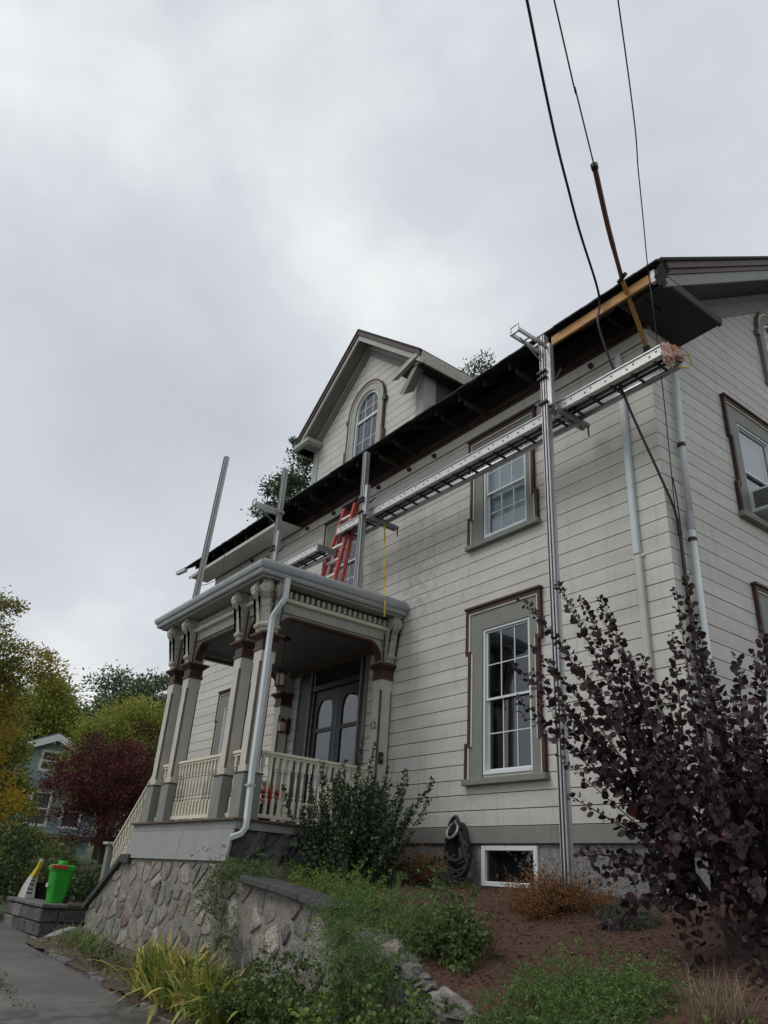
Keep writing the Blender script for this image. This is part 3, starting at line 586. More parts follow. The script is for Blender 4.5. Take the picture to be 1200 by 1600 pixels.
# ================================================================== dormer (front gable)
DXC, DHW, DY = -7.15, 2.08, 0.0
DS = 0.84; DEZ = 11.33; DOH = 2.40       # eave height at the overhang edge
def dz(x): return DEZ+DS*(DOH-abs(x-DXC))
AWU, AWR, AWS, AWB = -7.06, .44, 11.24, 9.84
DH = (AWU-AWR, AWU+AWR, AWB, AWS+AWR*.7)
pol = lambda z: DHW if z < dz(DXC+DHW)-.35 else max(0.05, DOH-(z+.35-DEZ)/DS)
v = 9.83; first = True
dm = MB().prism([(DXC-DHW, 9.7), (AWU-AWR-.02, 9.7), (AWU-AWR-.02, AWS+AWR), (AWU+AWR+.02, AWS+AWR), (AWU+AWR+.02, 9.7), (DXC+DHW, 9.7), (DXC+DHW, dz(DXC+DHW)-.2), (DXC, dz(DXC)-.2), (DXC-DHW, dz(DXC-DHW)-.2)], -.2, -.03, FR).box(DXC-DHW, DXC-DHW+.15, .2, 4.5, 9.3, 11.35).box(DXC+DHW-.15, DXC+DHW, .2, 4.5, 9.3, 11.35)
dormer = dm.build('dormer', 'sheathing', house)
while v < 13.0:
    z0, z1 = v+.006, v+S_-.006; a0, a1 = pol(z0), pol(z1)
    segs = [(DXC-a0, DXC-a1, DXC+a0, DXC+a1)]
    if z0 < AWS+AWR-.02 and z1 > AWB:
        segs = [(DXC-a0, DXC-a1, AWU-AWR-.02, AWU-AWR-.02), (AWU+AWR+.02, AWU+AWR+.02, DXC+a0, DXC+a1)]
    for p0, p1, q0, q1 in segs: MB().prism([(p0, z0), (q0, z0), (q1, z1), (p1, z1)], -.024, 0, FR).build('siding_board', 'siding', dormer)
    v += S_
arch_window(FR, AWU, AWR, AWS, AWB, house)
MB().box(AWU-1, AWU+1, 1.2, 1.25, 9.4, 12).build('interior', 'room', dormer)
arch_window(SD, 4.15, .42, 10.95, 9.75, house, ears=False, matc='trim')
for sg in (-1, 1):
    xa, xb = sorted((DXC+sg*(DHW-.2), DXC+sg*DHW)); MB().box(xa, xb, 9.81, 11.2, .0005, .025, FR).build('corner_board', 'trim_pale', dormer)
    MB().box(*sorted((DXC+sg*(DHW+.001), DXC+sg*(DHW+.025))), -.02, .30, 9.75, 11.2).build('corner_board', 'trim_pale', dormer)
    MB().box(*sorted((DXC+sg*(DHW+.0005), DXC+sg*(DHW+.012))), .30, 4.3, 9.75, 11.2).build('slate_cheek', 'slate', dormer)
    X = lambda t: DXC+sg*t
    def slab(t0, t1, y0, y1, d0, d1, matn, name, h=0):
        P = [(X(t0), y0, dz(X(t0))-d1), (X(t1), y0, dz(X(t1))-d1), (X(t1), y1, dz(X(t1))-d1), (X(t0), y1, dz(X(t0))-d1)]
        Q = [(X(t0), y0, dz(X(t0))-d0), (X(t1), y0, dz(X(t1))-d0), (X(t1), y1, dz(X(t1))-d0), (X(t0), y1, dz(X(t0))-d0)]
        MB().hexa(P, Q).build(name, matn, dormer)
    slab(0, DOH+.02, -.42, 4.6, 0, .05, 'shingle', 'dormer_roof'); slab(0, DOH, -.405, -.34, .055, .17, 'maroon', 'rake_crown'); slab(0, DOH-.01, -.375, -.33, .175, .32, 'trim_pale', 'rake_fascia')
    slab(0, DOH-.02, -.329, -.001, .24, .27, 'trim', 'rake_soffit'); slab(0, DHW+.05, -.06, -.0005, .28, .40, 'trim_pale', 'rake_frieze'); slab(0, DHW+.02, -.03, 0, .40, .58, 'trim', 'rake_frieze')
    # side eaves of the dormer
    xe = X(DOH); MB().box(*sorted((xe, X(DOH+.04))), -.36, 2.9, DEZ-.34, DEZ-.06).build('eave_fascia', 'bracket_paint', dormer)
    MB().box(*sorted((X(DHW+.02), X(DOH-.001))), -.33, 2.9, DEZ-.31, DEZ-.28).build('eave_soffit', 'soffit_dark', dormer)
# left return whole, right return broken loose
MB().box(-9.60, -8.95, -.40, -.005, 11.02, 11.06).box(-9.63, -8.92, -.43, -.004, 11.061, 11.18).build('cornice_return', 'trim_pale', dormer, bevel=.01)
MB().hexa([(-9.6, -.4, 11.181), (-8.95, -.4, 11.181), (-8.95, -.01, 11.181), (-9.6, -.01, 11.181)], [(-9.6, -.05, 11.34), (-9.2, -.05, 11.34), (-9.2, -.01, 11.34), (-9.6, -.01, 11.34)]).build('return_top', 'trim_pale', dormer)
MB().hexa([(-5.62, -.42, 10.98), (-4.80, -.40, 11.20), (-4.80, -.30, 11.20), (-5.55, -.32, 11.02)], [(-5.58, -.42, 11.13), (-4.83, -.40, 11.31), (-4.83, -.30, 11.31), (-5.58, -.32, 11.13)]).build('cornice_return', 'trim_pale', dormer)
MB().hexa([(-5.46, -.33, 10.60), (-5.30, -.33, 10.52), (-4.72, -.33, 11.24), (-4.80, -.33, 11.30)], [(-5.38, -.12, 10.72), (-5.24, -.12, 10.66), (-4.72, -.12, 11.28), (-4.80, -.12, 11.34)]).build('hanging_return_board', 'trim', dormer)
MB().box(-5.5, -4.9, -.30, -.02, 11.12, 11.15).build('return_soffit', 'soffit_dark', dormer)
# ================================================================== porch
porch = thing('front_porch', 'open front porch with paired chamfered columns, carved brackets and cream railings', 'porch', (-7.4, -1.3, 0.4))
PX0, PX1, PY, PZ = -9.30, -5.40, -2.68, 2.34
MB().box(PX0-.04, PX1+.04, PY-.05, 0, PZ-.035, PZ).build('deck', 'brown', porch, bevel=.006)
MB().box(PX0, PX1, PY, -.01, PZ-.14, PZ-.036).build('deck_fascia', 'plank_paint', porch)
for a, b in ((PX0+.02, -7.10), (-7.09, PX1-.01)):
    MB().hexa([(a, PY-.07, 1.785), (b, PY-.07, 1.785), (b, PY-.03, 1.785), (a, PY-.03, 1.785)], [(a, PY-.012, 2.195), (b, PY-.012, 2.195), (b, PY+.02, 2.195), (a, PY+.02, 2.195)]).build('skirt_panel', 'plank_paint', porch)
# rough rock foundation on the right side
mb = MB(); ny, nz = 40, 14
for i in range(ny+1):
    for j in range(nz+1):
        y = PY+.02+(2.66)*i/ny; z = 1.2+1.0*j/nz
        mb.v.append((PX1-.02+.05*math.sin(y*9+z*5)*math.cos(z*11-y*4)+random.uniform(-.028, .028), y, z))
for i in range(ny):
    for j in range(nz): a = i*(nz+1)+j; mb.f.append((a, a+nz+1, a+nz+2, a+1)); mb.m.append(0)
mb.box(PX0+.1, PX1-.12, PY+.1, -.05, .3, 2.19); mb.build('rock_foundation', 'rough_stone', porch)
# rubble wall under the porch and stair
def mortar_face(u0, u1, top, w, parent, bot=.05, amp=.007, st=.055):
    mb = MB(); nu = int((u1-u0)/st); nv = 30
    for i in range(nu+1):
        u = u0+(u1-u0)*i/nu; t_ = top(u)
        for j in range(nv+1): v = bot+(t_-bot)*j/nv; mb.v.append(FR(u, v, w+amp*(math.sin(u*13+v*7)*math.cos(v*17-u*5)*.6+random.uniform(-.6, .6))))
    for i in range(nu):
        for j in range(nv): a = i*(nv+1)+j; mb.f.append((a, a+nv+1, a+nv+2, a+1)); mb.m.append(0)
    return mb.build('mortar_face', 'mortar', parent, smooth=True)
pw = MB().prism([(-10.78, .05), (-5.38, .05), (-5.38, 1.78), (-9.33, 1.78), (-9.40, 1.70), (-10.78, .90)], .10, 2.70, FR).build('rubble_wall', 'mortar', porch)
random.seed(21); mortar_face(-10.78, -5.38, lambda u: 1.775 if u > -9.36 else .92+(u+10.78)*(.85/1.42), 2.70, pw)
rubble([(-10.78, .12), (-5.36, .12), (-5.36, 1.77), (-9.36, 1.77), (-10.78, .92)], .33, .26, pw, FR, 2.708, ['stone0', 'stone0', 'stone0', 'stone1', 'stone1', 'stone2', 'stone2', 'stone3', 'stone4', 'stone5', 'stone6'], drop=.14, proud=(.004, .020))
rubble([(-2.70, .12), (-.15, .12), (-.15, .95), (-2.70, .95)], .36, .30, pw, lambda u, v, w: (-10.78-w, u, v), .0, ['stone0', 'stone1', 'stone2'])
MB().prism([(-10.86, .90), (-9.36, 1.745), (-9.36, 1.83), (-9.42, 1.83), (-10.90, .99)], 2.50, 2.78, FR).build('cheek_cap', 'cap_stone', porch, bevel=.01)
MB().box(-9.36, -9.0, -2.79, -2.50, 1.70, 1.84).build('cheek_block', 'cap_stone', porch, bevel=.01)
for k in range(8):
    MB().box(-9.30-.22*(k+1), -9.30-.22*k+.02, -2.48, -.9, .3, 2.33-.185*(k+1)).build('step', 'concrete', porch, bevel=.01)
# ---- columns
CX = [-5.66, -6.35, -8.40, -9.09]; CY = -2.45
BR = [(0, 5.07), (.07, 5.07), (.075, 5.11), (.11, 5.14), (.12, 5.18), (.09, 5.215), (.055, 5.23), (.05, 5.40), (.07, 5.43), (.115, 5.45), (.13, 5.485), (.10, 5.52), (.115, 5.56), (.17, 5.60), (.235, 5.66), (.265, 5.735), (.25, 5.80), (.22, 5.83), (.22, 5.872), (0, 5.872)]
def bracket(cx, cy, dirx, diry, o, base=.11, th=.07):
    L = math.hypot(dirx, diry); dx, dy = dirx/L, diry/L
    f = lambda u, v, w: (cx+dx*(base+u)-dy*w, cy+dy*(base+u)+dx*w, v)
    MB().prism(BR, -th, th, f).build('bracket', 'bracket_paint', o, bevel=.006)
    MB().prism([(u*.8, v) for u, v in BR[1:-1]], -th-.016, th+.016, f).build('bracket_scroll', 'bracket_paint', o)
    for (u, v, rr) in ((.19, 5.735, .055), (.085, 5.475, .032), (.075, 5.165, .03)):
        MB().prism([(u+rr*math.cos(2*math.pi*k/10), v+rr*math.sin(2*math.pi*k/10)) for k in range(10)], -th-.03, th+.03, f).build('rosette', 'bracket_paint', o)
def column(cx, cy, half=False):
    h = .122; c = .034; m = MB()
    m.box(cx-h, cx+h, cy-h, cy+h, 2.975, 3.07).box(cx-h, cx+h, cy-h, cy+h, 4.60, 4.785)
    ring = [(-h+c, -h), (h-c, -h), (h, -h+c), (h, h-c), (h-c, h), (-h+c, h), (-h, h-c), (-h, -h+c)]
    for k in range(8):
        (a, b), (d, e_) = ring[k], ring[(k+1) % 8]
        m.add([(cx+a, cy+b, 3.07), (cx+d, cy+e_, 3.07), (cx+d, cy+e_, 4.60), (cx+a, cy+b, 4.60)], [(0, 1, 2, 3)], k % 2)
    o = m.build('column', ['column_paint', 'brown'], porch)
    b = .155; MB().box(cx-b, cx+b, cy-b, cy+b, PZ, 2.955).build('pedestal', 'trim', o, bevel=.006); MB().box(cx-b-.012, cx+b+.012, cy-b-.012, cy+b+.012, 2.956, 2.974).build('pedestal_cap', 'brown', o)
    k = MB(); k.box(cx-h-.02, cx+h+.02, cy-h-.02, cy+h+.02, 4.786, 4.825, mi=1); k.box(cx-h-.005, cx+h+.005, cy-h-.005, cy+h+.005, 4.826, 4.955, mi=0)
    q0, q1 = h+.01, h+.075
    k.hexa([(cx-q0, cy-q0, 4.956), (cx+q0, cy-q0, 4.956), (cx+q0, cy+q0, 4.956), (cx-q0, cy+q0, 4.956)], [(cx-q1, cy-q1, 5.02), (cx+q1, cy-q1, 5.02), (cx+q1, cy+q1, 5.02), (cx-q1, cy+q1, 5.02)], 0)
    k.box(cx-q1-.008, cx+q1+.008, cy-q1-.008, cy+q1+.008, 5.021, 5.055, mi=1); k.build('capital', ['maroon', 'brown'], o, bevel=.004)
    MB().box(cx-.11, cx+.11, cy-.11, cy+.11, 5.056, 5.60).build('upper_post', 'trim_pale', o)
    e2 = MB()
    for sx in (-1, 1): e2.box(cx+sx*.112-.008, cx+sx*.112+.008, cy-.118, cy-.098, 5.07, 5.58)
    e2.build('post_edge', 'maroon', o)
    return o
for i, cx in enumerate(CX):
    o = column(cx, CY); bracket(cx, CY, 0, -1, o)
    if i == 0: bracket(cx, CY, 1, 0, o); bracket(cx, CY, 1, -1, o, base=.15)
    if i == 3: bracket(cx, CY, -1, 0, o)
for cx in (CX[0], CX[3]):
    o = column(cx, -.13); bracket(cx, -.13, 1 if cx > -7 else -1, 0, o)
# house number and bell on the right wall column
cu_ = bpy.data.curves.new('house_number', 'FONT'); cu_.body = '12'; cu_.size = .17; cu_.extrude = .006; cu_.align_x = 'CENTER'
no_ = bpy.data.objects.new('house_number', cu_); col.objects.link(no_); dg = bpy.context.evaluated_depsgraph_get()
me = bpy.data.meshes.new_from_object(no_.evaluated_get(dg)); bpy.data.objects.remove(no_); me.materials.clear(); me.materials.append(MATS['black_print'])
o = inst('house_number', me, None, Matrix.Translation((-5.69, -.254, 3.96)) @ Matrix.Rotation(R_(90), 4, 'X')); tag(o, 'dark house number 12 fixed on the porch column by the wall', 'house number')
t = thing('doorbell', 'small black doorbell box on the right wall column of the porch', 'doorbell', (-5.54, -.2, 3.45)); MB().box(-5.54, -5.505, -.22, -.13, 3.40, 3.58).build('case', 'black_steel', t, bevel=.008); MB().box(-5.5049, -5.498, -.19, -.16, 3.47, 3.51).build('button', 'alu_dull', t)
# ---- entablature
def span(f, u0, u1, pairs, name='beam'):
    """f maps (along, z, out); beam with dentils along u0..u1"""
    MB().box(u0, u1, 5.47, 5.63, -.09, .09, f).build('beam', 'trim_pale', porch); MB().box(u0, u1, 5.631, 5.70, -.09, .16, f).build('cornice_moulding', 'cream', porch, bevel=.012)
    MB().box(u0, u1, 5.701, 5.875, -.09, .075, f).build('dentil_band', 'maroon', porch)
    n = int((u1-u0)/.105)
    for k in range(n): a = u0+(k+.25)*(u1-u0)/n; piece('dentil', 'column_paint', a, a+.052, 5.715, 5.82, .0755, .14, porch, f)
    for a, b in pairs:
        wd = b-a; small = wd < .8; rad = wd/2-.005 if small else .26; zb = 5.12; zt = 5.40 if small else 5.43
        arch = [(a, zb)]+[(a+rad-rad*math.cos(math.pi/2*i/8), zb+(zt-zb)*math.sin(math.pi/2*i/8)) for i in range(1, 9)]
        archr = [(a+b-u, v) for u, v in arch][::-1]; line = arch+archr
        MB().prism([(a, 5.469)]+line+[(b, 5.469)], -.05, .05, f).build('spandrel', 'trim_pale', porch)
        MB().band(line, [(u+(.03 if u < (a+b)/2 else -.03), v-.035 if i not in (0, len(line)-1) else v) for i, (u, v) in enumerate(line)], -.06, .075, f).build('arch_trim', 'maroon', porch)
ff = lambda u, v, w: (u, CY-w, v); fs = lambda u, v, w: (CX[0]+w, u, v); fl_ = lambda u, v, w: (CX[3]-w, u, v)
span(ff, CX[3]-.05, CX[0]+.05, [(CX[1]+.125, CX[0]-.125), (CX[2]+.125, CX[1]-.125), (CX[3]+.125, CX[2]-.125)])
span(fs, CY+.1, -.0, [(CY+.125, -.255)]); span(fl_, CY+.1, -.0, [(CY+.125, -.255)])
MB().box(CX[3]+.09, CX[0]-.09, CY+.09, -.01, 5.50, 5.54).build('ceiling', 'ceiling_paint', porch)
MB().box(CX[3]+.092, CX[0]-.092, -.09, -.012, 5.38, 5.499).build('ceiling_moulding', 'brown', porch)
GX0, GX1, GY = -9.56, -5.19, -2.95
MB().box(GX0+.13, GX1-.13, GY+.13, -.02, 5.876, 5.915).build('soffit', 'trim_pale', porch)
MB().box(GX0+.11, GX1-.11, GY+.11, GY+.13, 5.86, 6.05).box(GX1-.13, GX1-.11, GY+.131, -.02, 5.86, 6.05).box(GX0+.11, GX0+.13, GY+.131, -.02, 5.86, 6.05).build('roof_fascia', 'trim_pale', porch)
MB().hexa([(GX0+.03, GY+.03, 6.075), (GX1-.03, GY+.03, 6.075), (GX1-.03, -.01, 6.075), (GX0+.03, -.01, 6.075)], [(GX0+.08, GY+.08, 6.15), (GX1-.08, GY+.08, 6.15), (GX1-.08, -.01, 6.16), (GX0+.08, -.01, 6.16)]).build('roof_edge', 'porch_roof', porch)
MB().hexa([(GX0+.09, GY+.09, 6.151), (GX1-.09, GY+.09, 6.151), (GX1-.09, -.01, 6.161), (GX0+.09, -.01, 6.161)], [(-8.5, -1.2, 6.26), (-6.3, -1.2, 6.26), (-6.3, -.01, 6.30), (-8.5, -.01, 6.30)]).build('porch_roof', 'porch_roof', porch)
# K-style gutter on three sides, mitred
GP = [(.115, 5.895), (.045, 5.895), (.03, 5.925), (.03, 5.955), (-.005, 5.985), (-.02, 6.03), (-.02, 6.072), (.0, 6.072), (.0, 6.045), (.02, 6.0), (.05, 5.965), (.05, 5.91), (.115, 5.91)]
mb = MB(); n = len(GP)
path = lambda d: [(GX0+d, -.02), (GX0+d, GY+d), (GX1-d, GY+d), (GX1-d, -.02)]
for k in range(4): mb.v += [(*path(d)[k], z) for d, z in GP]
for k in range(3):
    for j in range(n): mb.f.append((k*n+j, k*n+(j+1) % n, (k+1)*n+(j+1) % n, (k+1)*n+j)); mb.m.append(0)
mb.f += [tuple(range(n)), tuple(range(4*n-1, 3*n-1, -1))]; mb.m += [0, 0]
gut = mb.build('gutter', 'gutter', porch)
# ---- railings
def baluster_mesh(h0, h1):
    h = h1-h0; m = MB(); m.box(-.022, .022, -.022, .022, 0, h*.27).box(-.022, .022, -.022, .022, h*.80, h)
    m.lathe(0, 0, [(.022, h*.27), (.012, h*.29), (.024, h*.325), (.012, h*.36), (.017, h*.40), (.022, h*.55), (.016, h*.70), (.012, h*.73), (.023, h*.765), (.012, h*.79), (.02, h*.80)], 8)
    return m.mesh('baluster', 'cream')
BAL = baluster_mesh(2.46, 3.27)
def railing(f, a, b, n, z0=2.44, z1=3.30, name='railing'):
    m = MB(); m.box(a, b, z1-.025, z1+.02, -.045, .045, f).box(a, b, z1-.06, z1-.026, -.028, .028, f)
    o = m.build(name, 'cream', porch, bevel=.006)
    MB().box(a, b, z0-.05, z0, -.032, .032, f).build('bottom_rail', 'cream', o)
    for k in range(n):
        u = a+(b-a)*(k+.5)/n; x_, y_, z_ = f(u, 0, 0); inst('baluster', BAL, o, Matrix.Translation((x_, y_, z0)) @ Matrix.Diagonal((1, 1, (z1-.06-z0)/.81, 1)))
    for k in range(max(1, int((b-a)/.8))+1):
        u = a+(b-a)*(k+.5)/(max(1, int((b-a)/.8))+1); MB().box(u-.04, u+.04, PZ+.001, z0-.051, -.03, .03, f).build('rail_block', 'cream', o)
    return o
railing(lambda u, v, w: (u, CY-w, v), CX[2]+.156, CX[1]-.156, 14)['label'] = 'front railing between the two column pairs'
railing(lambda u, v, w: (u, CY-w, v), CX[1]+.156, CX[0]-.156, 2); railing(lambda u, v, w: (u, CY-w, v), CX[3]+.156, CX[2]-.156, 2)
railing(lambda u, v, w: (CX[0]+w, u, v), CY+.156, -.286, 17)['label'] = 'long right side railing facing the bush'
railing(lambda u, v, w: (CX[3]-w, u, v), -.9, -.286, 5)
# stair balustrade going down on the left
sr = MB(); SA0, SA1 = (-9.30, 3.15), (-10.72, 1.96)
q = lambda d: [(SA0[0], SA0[1]+d), (SA1[0], SA1[1]+d)]
sr.band(q(0), q(.045), 2.42, 2.51, FR); o = sr.build('stair_railing', 'cream', porch)
MB().band([(SA0[0], SA0[1]-.78), (SA1[0], SA1[1]-.78)], [(SA0[0], SA0[1]-.73), (SA1[0], SA1[1]-.73)], 2.435, 2.495, FR).build('bottom_rail', 'cream', o)
for k in range(13):
    t_ = (k+.5)/13; x_ = SA0[0]+(SA1[0]-SA0[0])*t_; z_ = SA0[1]+(SA1[1]-SA0[1])*t_; inst('baluster', BAL, o, Matrix.Translation((x_, -2.465, z_-.755)) @ Matrix.Diagonal((1, 1, .755/.81, 1)))
n_ = MB().box(-10.96, -10.74, -2.58, -2.36, .75, 1.22).box(-10.93, -10.77, -2.55, -2.39, 1.22, 2.0).build('newel_post', 'trim', porch, bevel=.008)
MB().box(-10.99, -10.71, -2.61, -2.33, 2.001, 2.05).build('newel_cap', 'trim_pale', n_, bevel=.01)
# ---- front door
d = MB().box(-8.62, DOOR[0], 2.36, 5.44, 0.001, .03, FR).box(DOOR[1], -6.30, 2.36, 5.44, 0.001, .03, FR).box(DOOR[0], DOOR[1], DOOR[3], 5.44, .001, .03, FR).build('door_casing', 'door_paint', house)
for u in (-8.64, -8.20, -6.47, -6.30): MB().box(u-.02, u+.02, 2.36, 5.40, .005, .05, FR).build('casing_bead', 'trim', d)
MB().box(DOOR[0], DOOR[1], 4.98, 5.08, -.12, .02, FR).build('transom_bar', 'door_paint', d); MB().box(DOOR[0]+.06, DOOR[1]-.06, 5.09, 5.33, -.05, -.045, FR).build('transom_pane', 'glass', d)
for a, b in ((-8.14, -7.315), (-7.285, -6.46)):
    L_ = MB().box(a, a+.14, 2.38, 4.97, -.09, -.04, FR).box(b-.14, b, 2.38, 4.97, -.09, -.04, FR).box(a+.14, b-.14, 4.80, 4.97, -.09, -.0405, FR).box(a+.14, b-.14, 2.38, 3.15, -.09, -.0405, FR).box(a+.14, b-.14, 4.18, 4.25, -.09, -.0405, FR).build('door', 'door_paint', house)
    MB().box(a+.14, b-.14, 3.15, 4.80, -.07, -.065, FR).build('pane', 'glass', L_); MB().box(a+.2, b-.2, 2.5, 3.05, -.041, -.03, FR).build('panel', 'door_paint', L_, bevel=.008)
    MB().band([(a+.14, 4.55), (a+.19, 4.72), (a+.28, 4.79), (b-.28, 4.79), (b-.19, 4.72), (b-.14, 4.55)], [(a+.14, 4.81), (a+.16, 4.81), (a+.26, 4.81), (b-.26, 4.81), (b-.16, 4.81), (b-.14, 4.81)], -.085, -.041, FR).build('arched_corner', 'door_paint', L_)
MB().box(-7.315, -7.285, 2.38, 4.97, -.095, -.03, FR).build('door_astragal', 'trim', d)
k_ = MB().lathe(-7.38, .02, [(.03, 3.28), (.03, 3.34)], 8).build('door_handle', 'alu_dull', d)
# ---- porch lamps and clutter
t = thing('pendant_lamp', 'dark iron pendant lantern hanging from the porch ceiling', 'lamp', (-6.9, -1.45, 4.6))
lx, ly = -6.9, -1.45
MB().lathe(lx, ly, [(.10, 5.495), (.10, 5.47), (.03, 5.44)], 10).build('ceiling_rose', 'black_steel', t); MB().tube([(lx, ly, 5.45), (lx, ly, 4.92)], .009, 6).build('rod', 'black_steel', t)
MB().lathe(lx, ly, [(.02, 4.94), (.13, 4.86), (.13, 4.84)], 8).build('lamp_top', 'black_steel', t); MB().lathe(lx, ly, [(.085, 4.84), (.075, 4.64)], 8).build('lamp_glass', 'lamp_glass', t); MB().lathe(lx, ly, [(.09, 4.639), (.07, 4.61)], 8).build('lamp_base', 'black_steel', t)
m = MB()
for k in range(4): a = math.pi/4+k*math.pi/2; m.box(lx+.088*math.cos(a)-.008, lx+.088*math.cos(a)+.008, ly+.088*math.sin(a)-.008, ly+.088*math.sin(a)+.008, 4.64, 4.84)
m.build('lamp_bars', 'black_steel', t)
t = thing('wall_lantern', 'small black wall lantern left of the front door', 'lamp', (-8.95, -.18, 4.3))
MB().box(-8.99, -8.91, -.06, -.002, 4.25, 4.55).build('backplate', 'black_steel', t); MB().lathe(-8.95, -.17, [(.075, 4.28), (.09, 4.46)], 6).build('lantern_glass', 'lamp_glass', t); MB().lathe(-8.95, -.17, [(.115, 4.461), (.02, 4.55)], 6).build('lantern_roof', 'black_steel', t); MB().lathe(-8.95, -.17, [(.05, 4.25), (.085, 4.279)], 6).build('lantern_base', 'black_steel', t); MB().box(-8.96, -8.94, -.17, -.06, 4.48, 4.50).build('arm', 'black_steel', t)
t = thing('bench', 'pale wooden bench on the porch behind the side railing', 'bench', (-6.3, -.6, 2.34))
MB().box(-7.0, -5.95, -.75, -.35, 2.74, 2.78).build('seat', 'cream', t); MB().box(-7.0, -5.95, -.36, -.32, 2.85, 3.15).build('backrest', 'cream', t)
for x_ in (-6.97, -6.03):
    for y_ in (-.72, -.38): MB().box(x_-.03, x_+.03, y_-.03, y_+.03, 2.34, 2.739 if y_ < -.5 else 3.1).build('leg', 'cream', t)
def stuff_(o): o['kind'] = 'stuff'; o.data.materials[0] = MATS['red_plastic']
t = thing('flower_pot', 'dark flower pot with red flowers on the porch floor', 'flower pot', (-6.1, -1.85, 2.34))
MB().lathe(-6.1, -1.85, [(.10, 2.341), (.15, 2.60), (.16, 2.62)], 12).build('pot', 'black_steel', t)
P = np.array([-6.1, -1.85, 2.74])+rng.normal(size=(160, 3))*[.09, .09, .08]; V, k = leaves(P, rng.normal(size=(160, 3))+[0, 0, .5], .05, 'hex'); inst('flowers', poly_mesh('flowers', V, k, 'leaf_maple', rng.random(160)), t, Matrix()); [stuff_(c_) for c_ in t.children if c_.name.startswith('flowers')]
# porch downspout
t = thing('porch_downspout', 'pale downspout running down the front right corner column of the porch', 'downspout', (-5.3, -2.5, 2.1))
def rect_pipe(path, a, b): # rectangular section swept along path
    mb = MB(); path = [Vector(p) for p in path]; k0 = 0
    for i, p in enumerate(path):
        d = (path[min(i+1, len(path)-1)]-path[max(i-1, 0)]).normalized(); s = Vector((1, 0, 0)) if abs(d.x) < .9 else Vector((0, 0, 1)); t_ = d.cross(s).normalized(); s = t_.cross(d).normalized()
        mb.v += [tuple(p+s*x*a+t_*y*b) for x, y in ((-1, -1), (1, -1), (1, 1), (-1, 1))]
    for i in range(len(path)-1):
        for j in range(4): mb.f.append((i*4+j, i*4+(j+1) % 4, i*4+4+(j+1) % 4, i*4+4+j)); mb.m.append(0)
    mb.f += [(3, 2, 1, 0), tuple(len(mb.v)-4+j for j in range(4))]; mb.m += [0, 0]; return mb
dp = [(-5.17, -2.48, 5.88), (-5.17, -2.48, 5.56), (-5.20, -2.52, 5.48), (-5.36, -2.66, 5.30), (-5.38, -2.67, 5.22), (-5.42, -2.62, 3.0), (-5.34, -2.70, 2.42), (-5.34, -2.71, 2.24), (-5.36, -2.76, 2.16), (-5.42, -2.86, 2.11)]
dp = [(-5.18, -2.47, 5.88), (-5.18, -2.47, 5.56), (-5.20, -2.51, 5.47), (-5.34, -2.56, 5.28), (-5.36, -2.56, 5.20), (-5.37, -2.545, 4.0), (-5.375, -2.545, 3.0), (-5.34, -2.545, 2.40), (-5.335, -2.55, 2.22), (-5.35, -2.60, 2.14), (-5.40, -2.72, 2.08)]
rect_pipe(dp, .045, .035).build('pipe', 'pipe', t, bevel=.008); MB().box(-5.43, -5.31, -2.60, -2.49, 2.76, 2.79).build('clip', 'alu', t)
# ================================================================== retaining wall in front of the bed
rw = thing('retaining_wall', 'low rubble stone retaining wall with dark sloping cap slabs, half hidden by shrubs', 'wall', (-2.5, -2.9, .2))
RWT = [(-5.30, 1.56), (-4.4, 1.545), (-2.6, 1.36), (-1.4, 1.06), (-.3, .62), (.5, .22)]
MB().prism([(-5.30, .0), (.5, .0)]+RWT[::-1], 2.62, 2.88, FR).build('wall_core', 'mortar', rw)
random.seed(4); mortar_face(-5.30, .48, lambda u: float(np.interp(u, *zip(*RWT))), 2.88, rw, bot=.0)
rubble([(-5.30, .02), (.48, .02)]+RWT[::-1], .36, .32, rw, FR, 2.88, ['stone0', 'stone2', 'stone2', 'stone3', 'stone4', 'stone5', 'stone5', 'stone1'], gap=.009, proud=(.012, .036), drop=.10)
for k in range(16):        # rough boulders along the crumbling right end
    x_ = -1.75+k*.14+random.uniform(-.05, .05); z_ = float(np.interp(x_, *zip(*RWT))); s_ = random.uniform(.10, .20)
    q = random.Random(k); mb = MB()
    for i in range(7):
        for j in range(9):
            th, ph = 2*math.pi*j/9, math.pi*i/6; kk = 1+q.uniform(-.22, .22) if 0 < i < 6 else 1
            mb.v.append((x_+s_*1.2*kk*math.sin(ph)*math.cos(th), -2.86+q.uniform(-.03, .03)+s_*.8*kk*math.sin(ph)*math.sin(th), z_-.03+s_*.7*kk*math.cos(ph)))
    for i in range(6):
        for j in range(9): mb.f.append((i*9+j, i*9+(j+1) % 9, (i+1)*9+(j+1) % 9, (i+1)*9+j)); mb.m.append(0)
    mb.build('stone', random.choice(['stone0', 'stone2', 'stone2', 'stone5', 'stone5']), rw)
for (a, b) in ((-4.50, -3.75), (-3.74, -3.08), (-3.07, -2.42)):
    za, zb = np.interp(a, *zip(*RWT)), np.interp(b, *zip(*RWT))
    MB().hexa([(a, -2.99, za+.005), (b, -2.99, zb+.005), (b, -2.60, zb+.005), (a, -2.60, za+.005)], [(a, -2.98, za+.085), (b, -2.98, zb+.085), (b, -2.60, zb+.09), (a, -2.60, za+.09)]).build('cap_slab', 'cap_stone', rw, bevel=.012)
